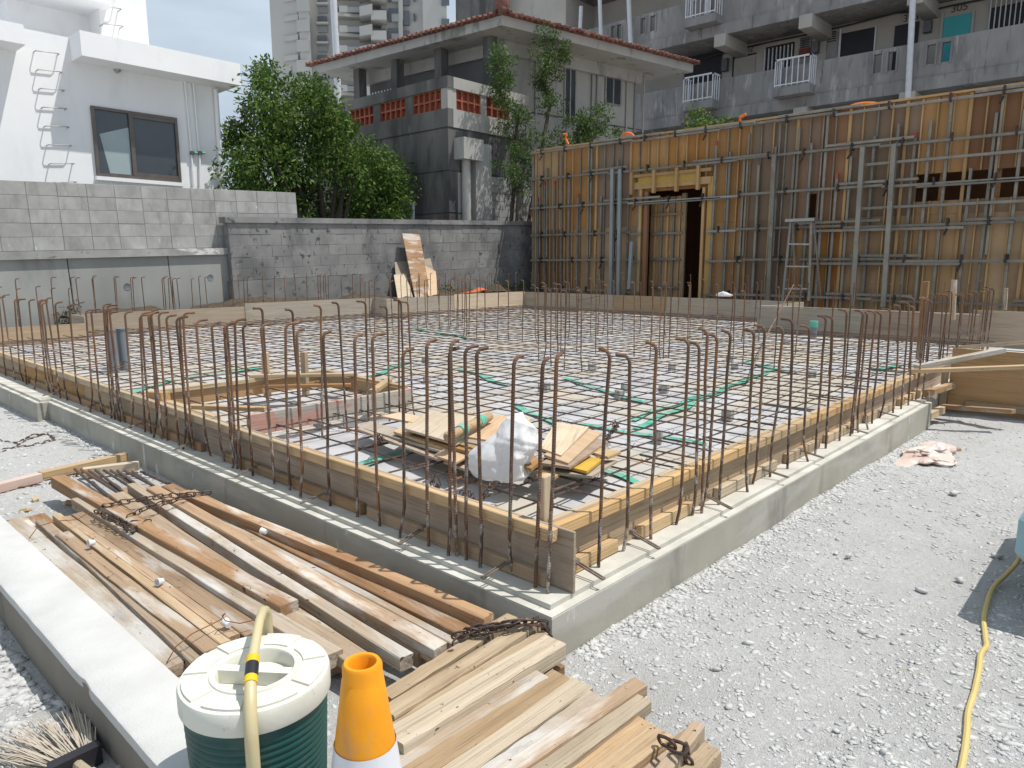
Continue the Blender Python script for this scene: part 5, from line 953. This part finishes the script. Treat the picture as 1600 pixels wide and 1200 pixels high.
# ================================================================ TOWER AND POLE
TWR = mat('tower_concrete', (.46, .455, .44), (.40, .395, .38), .12, 6, rough=.9, world=True); TWD = mat('tower_window', (.10, .115, .135), (.14, .155, .17), .4, rough=.3); TWS = mat('tower_shade_panel', (.30, .31, .325), (.25, .26, .275), .3, rough=.8)
tw_ = thing('apartment_tower', 'pale high rise apartment tower far behind the tree', 'tower', (60, 95, 0)); TT = 112.
def tp(x, y, t=TT): return pt(x, y, t)
def tbox(x0, x1_, y0, y1_, m, name, parent=None, d0=0., d1=6., skew=0.):
    """box facing the viewer: picture extents at the tower's distance, d0..d1 metres deep"""
    A, B = tp(x0, y1_), tp(x1_, y1_); zt_ = tp((x0+x1_)/2, y0).z; zb_ = A.z; dp = V(A.x, A.y, 0).normalized(); off0 = dp*d0; off1 = dp*d1; sk = dp*skew
    P = [A+off0, B+off0+sk, B+off1+sk, A+off1]; return MB().add([V(p.x, p.y, zb_) for p in P]+[V(p.x, p.y, zt_) for p in P], [(3, 2, 1, 0), (4, 5, 6, 7), (0, 1, 5, 4), (1, 2, 6, 5), (2, 3, 7, 6), (3, 0, 4, 7)]).build(name, m, parent or tw_)
tbox(442, 487, -60, 400, TWR, 'left_wing', None, 1.5, 14, -2.0); tbox(484, 500, -60, 400, TWR, 'pier', None, -1.0, 14); tbox(500, 612, -60, 400, TWR, 'centre_wing', None, 2.5, 14); tbox(606, 672, -60, 400, TWR, 'right_wing', None, 1.0, 14); tbox(668, 703, -60, 400, TWR, 'right_pier', None, -1.5, 14)
for i in range(-1, 8):
    y0 = 3+31*i
    w_ = tbox(450, 458, y0+6, y0+18, TWD, 'window', None, .9, 1.4); tbox(474, 482, y0-2, y0+6, TWD, 'window', None, -.6, .8); tbox(456, 465, y0+6, y0+26, TWS, 'louvre_panel', None, .2, .9)
    tbox(444, 466, y0+22, y0+30, TWR, 'balcony', None, .2, 1.4, -1.0); tbox(464, 484, y0+1, y0+19, TWR, 'balcony', None, -1.2, 1.0, -.2)
    w_ = tbox(496, 511, y0+23-8, y0+34-8, TWD, 'window', None, 2.0, 2.45); tbox(494, 513, y0+36-10, y0+39-10, TWR, 'sill', w_, 1.4, 2.44); tbox(497, 512, y0+38-8, y0+48-8, TWS, 'panel', None, 2.2, 2.45)
    tbox(524, 562, y0+1, y0+14, TWD, 'balcony_opening', None, 2.0, 2.45); tbox(522, 566, y0+15, y0+20, TWR, 'balcony_slab', None, .2, 2.4, 1.2); tbox(530, 543, y0+5, y0+15, TWR, 'balcony_panel', None, .2, .6); tbox(543, 562, y0+7, y0+15, TWS, 'balcony_railing', None, .2, .5)
    tbox(562, 582, y0+10, y0+25, TWR, 'bay', None, -.8, 2.3, -1.2); tbox(580, 604, y0+19, y0+33, TWR, 'bay', None, -1.6, 2.3); tbox(596, 604, y0+10, y0+19, TWD, 'window', None, .3, 2.2)
    w_ = tbox(607, 623, y0+8, y0+28, TWD, 'window', None, .5, .95); tbox(612, 623, y0+18, y0+30, TWS, 'railing', w_, .1, .49); tbox(630, 640, y0+12, y0+34, TWD, 'window', None, .5, .95); tbox(623, 630, y0-6, y0+26, TWR, 'mullion_pier', None, .2, .95)
    tbox(646, 649, y0+16, y0+27, TWD, 'window', None, .5, .95); tbox(690, 702, y0+2, y0+12, TWD, 'window', None, -1.9, -1.55)
MB().tube([pt(519, -40, 30), pt(526, 96, 30), V(pt(526, 96, 30).x, pt(526, 96, 30).y, 0)], .13, 12).build('white_pole', WRAIL, None, True)
tag(bpy.data.objects['white_pole'], 'tall white pole rising behind the red tiled roof', 'pole')
CBL = mat('cable_black', (.03, .03, .035), (.02, .02, .02), 5, rough=.6)
for i, (a, b, t0, t2) in enumerate([((-30, 2), (24, 20), 26, 28), ((-30, 12), (22, 27), 26, 28), ((-20, 24), (22, 32), 26, 28), ((330, 104), (430, 124), 30, 36), ((330, 114), (430, 134), 30, 36), ((330, 122), (420, 140), 30, 36), ((330, 135), (410, 152), 30, 36)]):
    A, B = pt(*a, t0), pt(*b, t2); o = MB().tube([A, A.lerp(B, .5)-V(0, 0, .05), B], .018, 4).build('overhead_cable', CBL); tag(o, 'thin overhead cable left of the white roof tower' if i < 3 else 'thin overhead cable between the white house and the tree', 'cable', 'overhead cables left' if i < 3 else 'overhead cables by the tree')
# ================================================================ TALL WALL FORMWORK
WPLY = mat('wall_form_ply', (.44, .262, .115), (.345, .195, .08), 1.6, 7, (1, 1, .22), rough=.75, bump=.12, bscale=20, rand=.13, hue=.008, layers=[((.24, .125, .06), 1.1, (1, 1, .5), .5, .64, .6), ((.50, .37, .20), 2.0, (1, 1, .3), .58, .68, .5)])
WPLR = mat('red_brown_form_ply', (.27, .155, .085), (.20, .11, .06), 1.6, 7, (1, 1, .25), rough=.7, bump=.1, rand=.2, hue=.01)
WPLO = mat('orange_form_ply', (.46, .245, .085), (.36, .18, .06), 1.6, 7, (1, 1, .25), rough=.7, bump=.1, rand=.18, hue=.01)
STUD = mat('form_stud_wood', (.46, .31, .15), (.36, .22, .10), 5, 6, (1, 1, .1), rough=.8, rand=.2, bump=.15)
PIPE = mat('weathered_square_pipe', (.27, .25, .215), (.18, .16, .135), 4, 6, rough=.6, metal=.25, rand=.18, bump=.1, layers=[((.36, .355, .33), 8, (1, 1, 1), .57, .68, .5), ((.16, .10, .07), 9, (1, 1, 1), .62, .7, .5)])
PIPB = mat('blue_grey_pipe', (.30, .335, .345), (.24, .27, .28), 3, rough=.5, metal=.3); REDT = mat('red_pipe_end', (.45, .08, .05), (.35, .07, .05), 8, rough=.6)
FX = 13.6
def fp(x, y, X=FX): return ax(x, y, X)
ZT = 3.74; YL = fp(838, 300).y; fw = thing('wall_formwork', 'tall plywood wall formwork with grey pipe walers across the back of the site', 'formwork', (FX, 5, 0))
YR = -3.4
# openings
yd1, yd0 = fp(1012, 380).y, fp(1100, 380).y; zd = fp(1050, 297).z
ys1, ys0 = fp(1432, 290).y, YR; zs_a, zs_b = fp(1500, 312).z, fp(1500, 268).z
yq1, yq0 = fp(1259, 320).y, fp(1275, 320).y; zq0, zq1 = fp(1267, 340).z, fp(1267, 303).z
yc = [YL]; 
while yc[-1] > YR: yc.append(yc[-1]-.9)
cutsY = sorted(set([round(v, 4) for v in yc+[yd1, yd0, ys1, yq1, yq0]]), reverse=True)
tiers = [(.02, 1.86), (1.864, ZT-.02)]
def sub(z0, z1, h0, h1): return [(a, b) for a, b in ((z0, min(z1, h0)), (max(z0, h1), z1)) if b-a > .01]
for i in range(len(cutsY)-1):
    y1, y0 = cutsY[i], cutsY[i+1]
    if y1-y0 < .004: continue
    ym = (y0+y1)/2
    for ti, (z0, z1) in enumerate(tiers):
        seg = [(z0, z1)]
        for (h0, h1, a, b) in ((-1, zd, yd0, yd1), (zs_a, zs_b, ys0-1, ys1), (zq0, zq1, yq0, yq1)):
            if a < ym < b: seg = [s for q in seg for s in sub(q[0], q[1], h0, h1)]
        for a, b in seg:
            rr = random.Random(int(ym/.9*3)+ti*7); m = rr.choices([WPLY, WPLR, WPLO], [(.62, .18, .2), (.6, .36, .04)][ti])[0]
            if ym < fp(1345, 200).y and ti: m = WPLR if rr.random() < .75 else WPLY
            MB().box(FX, FX+.014, y0+.002, y1-.002, a, b).build('form_panel', m, fw)
# studs on the panel backs
sm = {}
def vbar(name, y, z0, z1, w_, d, x, m, parent=None):
    key = (round(z1-z0, 2), w_, d, m.name)
    if key not in sm: sm[key] = MB().cbox(d, w_, key[0], .003).mesh(name, m)
    return link(name, sm[key], parent or fw, V(x, y, (z0+z1)/2)-worig(fw), (random.uniform(-.004, .004), 0, 0))
y = YL-.02; i = 0
while y > YR:
    for k_, wv in ((0, .05), (.225, .024), (.45, .026), (.675, .024)):
        yy = y-k_
        if yd0-.03 < yy < yd1+.03: vbar('panel_stud', yy, zd+.05, ZT-.03, wv, .05, FX-.026, STUD); continue
        if yy < ys1 and k_ != 0:
            vbar('panel_stud', yy, zs_b, ZT-.03, wv, .05, FX-.026, STUD); vbar('panel_stud', yy, .05, zs_a, wv, .05, FX-.026, STUD)
        else: vbar('panel_stud', yy, .05, ZT-.03, wv, .05, FX-.026, STUD if k_ == 0 or random.random() < .5 else PIPE)
    y -= .9
MB().box(FX-.06, FX+.02, YR, YL, ZT-.02, ZT+.015).build('top_rail', STUD, fw); MB().box(FX-.05, FX+.02, YR, YL, -.05, .018).build('bottom_rail', BATD, fw)
# upright square pipes
y = YL-.12
while y > YR:
    z0 = random.choice([.05, .05, .1]); z1 = random.choice([2.55, 2.9, 3.1, 3.2, 3.35, ZT-.1])
    if not (yd0-.08 < y < yd1+.05):
        vbar('upright_pipe', y, z0, z1, .044, .05, FX-.08, PIPE)
        if random.random() < .25: vbar('pipe_end', y, z1, z1+.09, .044, .05, FX-.08, REDT)
        if random.random() < .35: vbar('upright_pipe', y-.07, 1.2, min(ZT-.12, z1+.4), .036, .05, FX-.08, PIPE)
    y -= random.choice([.22, .26, .3, .36])
# walers
def waler(y1, y0, z, m=PIPE, x=FX-.145): return plank('waler_pipe', (x, y1, z), (x, y0, z+random.uniform(-.01, .01)), .05, .044, m, fw)
CLMP = mat('clamp_steel', (.075, .065, .06), (.04, .036, .034), 20, rough=.7, metal=.3)
rows = [(3.66, 3.64), (3.05, 3.03), (2.375, 2.37), (1.73, 1.70), (1.135, 1.13), (.46, .46)]
def yat(px_): return fp(px_, 350).y
for zl, zr in rows:
    y = YL+.05; flip = 0
    while y > YR:
        L_ = random.uniform(2.0, 3.2); y2 = y-L_; f_ = (YL-y)/(YL-YR); z = zl+(zr-zl)*f_
        spans = [(y, y2)]
        if z < zd+.02 and z < 2.3: spans = [(a, b) for a, b in ((y, max(y2, yd1+.08)), (min(y, yd0-.12), y2)) if a-b > .1]
        for a, b in spans: waler(a, b, z-.03*flip, PIPE if random.random() < .85 else PIPB)
        if random.random() < .75:
            s0 = y2+random.uniform(.5, 1.1); s1 = y2-random.uniform(.3, .8)
            if not (z < 2.3 and s1 < yd1 and s0 > yd0): waler(s0, s1, z+(.065 if not flip else .035))
        y = y2+.02; flip = 1-flip
for a, b, z in ((1340, 1605, 2.73), (1340, 1605, 2.0), (1430, 1605, 2.31), (1275, 1510, 1.64), (1270, 1510, 1.06), (1000, 1130, 2.32)): waler(yat(a), yat(b), z)
cm = MB().cbox(.10, .032, .13, .006).mesh('form_clamp', CLMP); wg = MB().obox((0, 0, -.09), (-.06, .03, -.2), .02, .03).mesh('clamp_wedge', CLMP)
for zl, zr in rows:
    y = YL-.3
    while y > YR:
        f_ = (YL-y)/(YL-YR); z = zl+(zr-zl)*f_
        if not (yd0-.1 < y < yd1+.1 and z < 2.3):
            o = link('form_clamp', cm, fw, V(FX-.15, y, z+.01)-worig(fw), (random.uniform(-.1, .1), 0, random.uniform(-.2, .2)))
            if random.random() < .3: link('clamp_wedge', wg, o)
        y -= random.uniform(.55, .95)
# door surround
for a, z0, z1, w_, m in ((1003, .05, zd+.15, .06, STUD), (1012, .05, zd, .09, WPLR), (1101, .05, zd, .06, STUD), (1111, .05, zd+.2, .11, None)):
    m = m or mat('yellow_jamb', (.45, .29, .10), (.37, .23, .07), 5, stretch=(1, 1, .2), rough=.7); vbar('door_jamb', yat(a), z0, z1, w_, .08, FX-.06, m)
YELF = mat('yellow_header_ply', (.46, .30, .08), (.38, .24, .06), 4, rough=.6)
MB().box(FX-.12, FX-.02, yat(1112), yat(992), zd+.06, zd+.2).build('door_header', STUD, fw); MB().box(FX-.125, FX-.121, yat(1095), yat(1000), zd+.14, zd+.30).build('door_header', YELF, fw); MB().box(FX-.16, FX-.05, yat(1113), yat(990), zd+.30, zd+.36).build('door_header', STUD, fw)
for a in (992, 1026, 1061, 1094): vbar('header_block', yat(a), zd-.05, zd+.42, .06, .08, FX-.16, STUD)
# inner leaf inside the doorway
MB().box(FX+.30, FX+.315, yat(1060), yat(1005), .05, zd-.1).build('inner_panel', WPLY, fw)
for i in range(5): vbar('inner_stud', yat(1014+9.5*i), .05, zd-.1, .045, .05, FX+.27, PIPE if i % 2 else STUD)
for z in (.55, 1.15, 1.7, 2.1): plank('inner_rail', (FX+.22, yat(1010), z), (FX+.22, yat(1058), z), .05, .05, PIPE if z < 2 else BATD, fw)
vbar('inner_jamb', yat(1059), .05, zd-.05, .10, .06, FX+.25, BATD)
# slot studs seen against the dark
for i in range(6): vbar('slot_post', ys1-.35-.78*i, zs_a-.02, zs_b+.02, .07, .05, FX+.1, BATD)
# enclosure
MB().box(FX+.6, FX+3.2, YR, YL, ZT-.12, ZT-.06).build('roof_deck', WPLY, fw); MB().box(FX+3.2, FX+3.25, YR, YL, 0, ZT).build('rear_panel', WPLR, fw); MB().box(FX+.02, FX+3.2, YL-.02, YL, 0, ZT-.05).build('end_panel', WPLR, fw); MB().box(FX+.02, FX+.6, YR, YL, ZT-.055, ZT-.04).build('deck_edge', WPLY, fw)
for z in (.6, 1.4, 2.2, 3.0, 3.6): MB().box(FX-.10, FX-.0, YL+.03, YL+.09, z, z+.07).build('end_bracket', REDT if z > 2 else PIPE, fw)
vbar('corner_pipe', YL+.04, .0, ZT-.02, .06, .06, FX-.05, PIPE)
# loose props in front
def prop(x0, y0, x1, y1, lb, m=PIPB, X0=FX-.45, X1=FX-.2, r=.045):
    a, b = ax(x0, y0, X0), ax(x1, y1, X1); o = plank('prop_pipe', a, b, .075, .06, m, None, up=V(1, 0, 0)); tag(o, lb, 'pipe', 'prop pipes before the formwork')
prop(954, 462, 957, 264, 'tall blue grey prop pipe left of the doorway, left of the pair'); prop(966, 462, 969, 264, 'tall blue grey prop pipe left of the doorway, right of the pair')
prop(983, 452, 987, 378, 'short prop pipe leaning left of the doorway'); prop(1200, 470, 1210, 242, 'tall prop pipe beside the step ladder', PIPE); prop(1332, 478, 1348, 230, 'tall prop pipe right of centre, left of the pair', PIPE); prop(1380, 480, 1397, 225, 'tall prop pipe right of centre, right of the pair', PIPE)
# step ladder
sl = thing('step_ladder', 'grey step ladder standing before the formwork', 'ladder', (FX-.6, yat(1250), .2)); X_ = FX-.45
a0, a1, b0, b1 = ax(1236, 345, X_), ax(1223, 470, X_-.25), ax(1268, 346, X_), ax(1264, 470, X_-.25)
plank('stile', a0, a1, .04, .05, PIPE, sl, up=V(1, 0, 0)); plank('stile', b0, b1, .04, .05, PIPE, sl, up=V(1, 0, 0)); MB().box(X_-.10, X_+.12, ax(1275, 345, X_).y, ax(1230, 345, X_).y, a0.z-.02, a0.z+.03).build('top_step', GALV, sl)
for f_ in (.29, .57, .85): plank('step', a0.lerp(a1, f_), b0.lerp(b1, f_), .08, .03, GALV, sl)
for s_, e_ in ((a0, a1), (b0, b1)): plank('rear_leg', s_+V(.1, 0, 0), V(s_.x+.35, e_.y, e_.z), .03, .03, PIPE, sl, up=V(0, 1, 0))
# things on the deck
ORH = mat('orange_conduit', (.75, .20, .03), (.62, .15, .02), 6, rough=.5)
def loop(p0, pm_, p1, lb, X=FX+1.0):
    P = smooth([ax(*p0, X), ax((p0[0]+pm_[0])/2-2, (p0[1]+pm_[1])/2-3, X), ax(*pm_, X), ax((p1[0]+pm_[0])/2+3, (p1[1]+pm_[1])/2-2, X), ax(*p1, X)]); tag(MB().tube(P, .03, 6).build('orange_conduit', ORH, None, True), lb, 'conduit', 'orange conduits on the deck')
loop((970, 225), (980, 208), (992, 218), 'orange conduit arching over the formwork top before the shrub'); loop((888, 226), (884, 215), (880, 210), 'short orange conduit end at the left of the formwork top'); loop((1315, 178), (1345, 162), (1380, 165), 'long orange conduit arch over the formwork near the middle, upper one'); loop((1322, 175), (1345, 166), (1366, 168), 'lower orange conduit arch beside the blue bundle'); loop((1157, 192), (1160, 182), (1164, 179), 'short orange conduit stub right of the low bush')
q = ax(1272, 181, FX+1.2); sack('blue_bundle', (q.x, q.y, q.z-.25), (.3, .65, .3), mat('dark_blue_tarp', (.06, .08, .14), (.04, .05, .09), 9, rough=.6), 'dark blue bundle lying on the formwork deck', (0, 0), 33, .25)['category'] = 'bundle'
q = fp(1131, 463, 12.35); sack('white_scrap', (q.x, q.y, .465), (.06, .16, .09), SACKW, 'scrap of white plastic caught on the far form top', (0, 0), 44, .2)['category'] = 'plastic scrap'
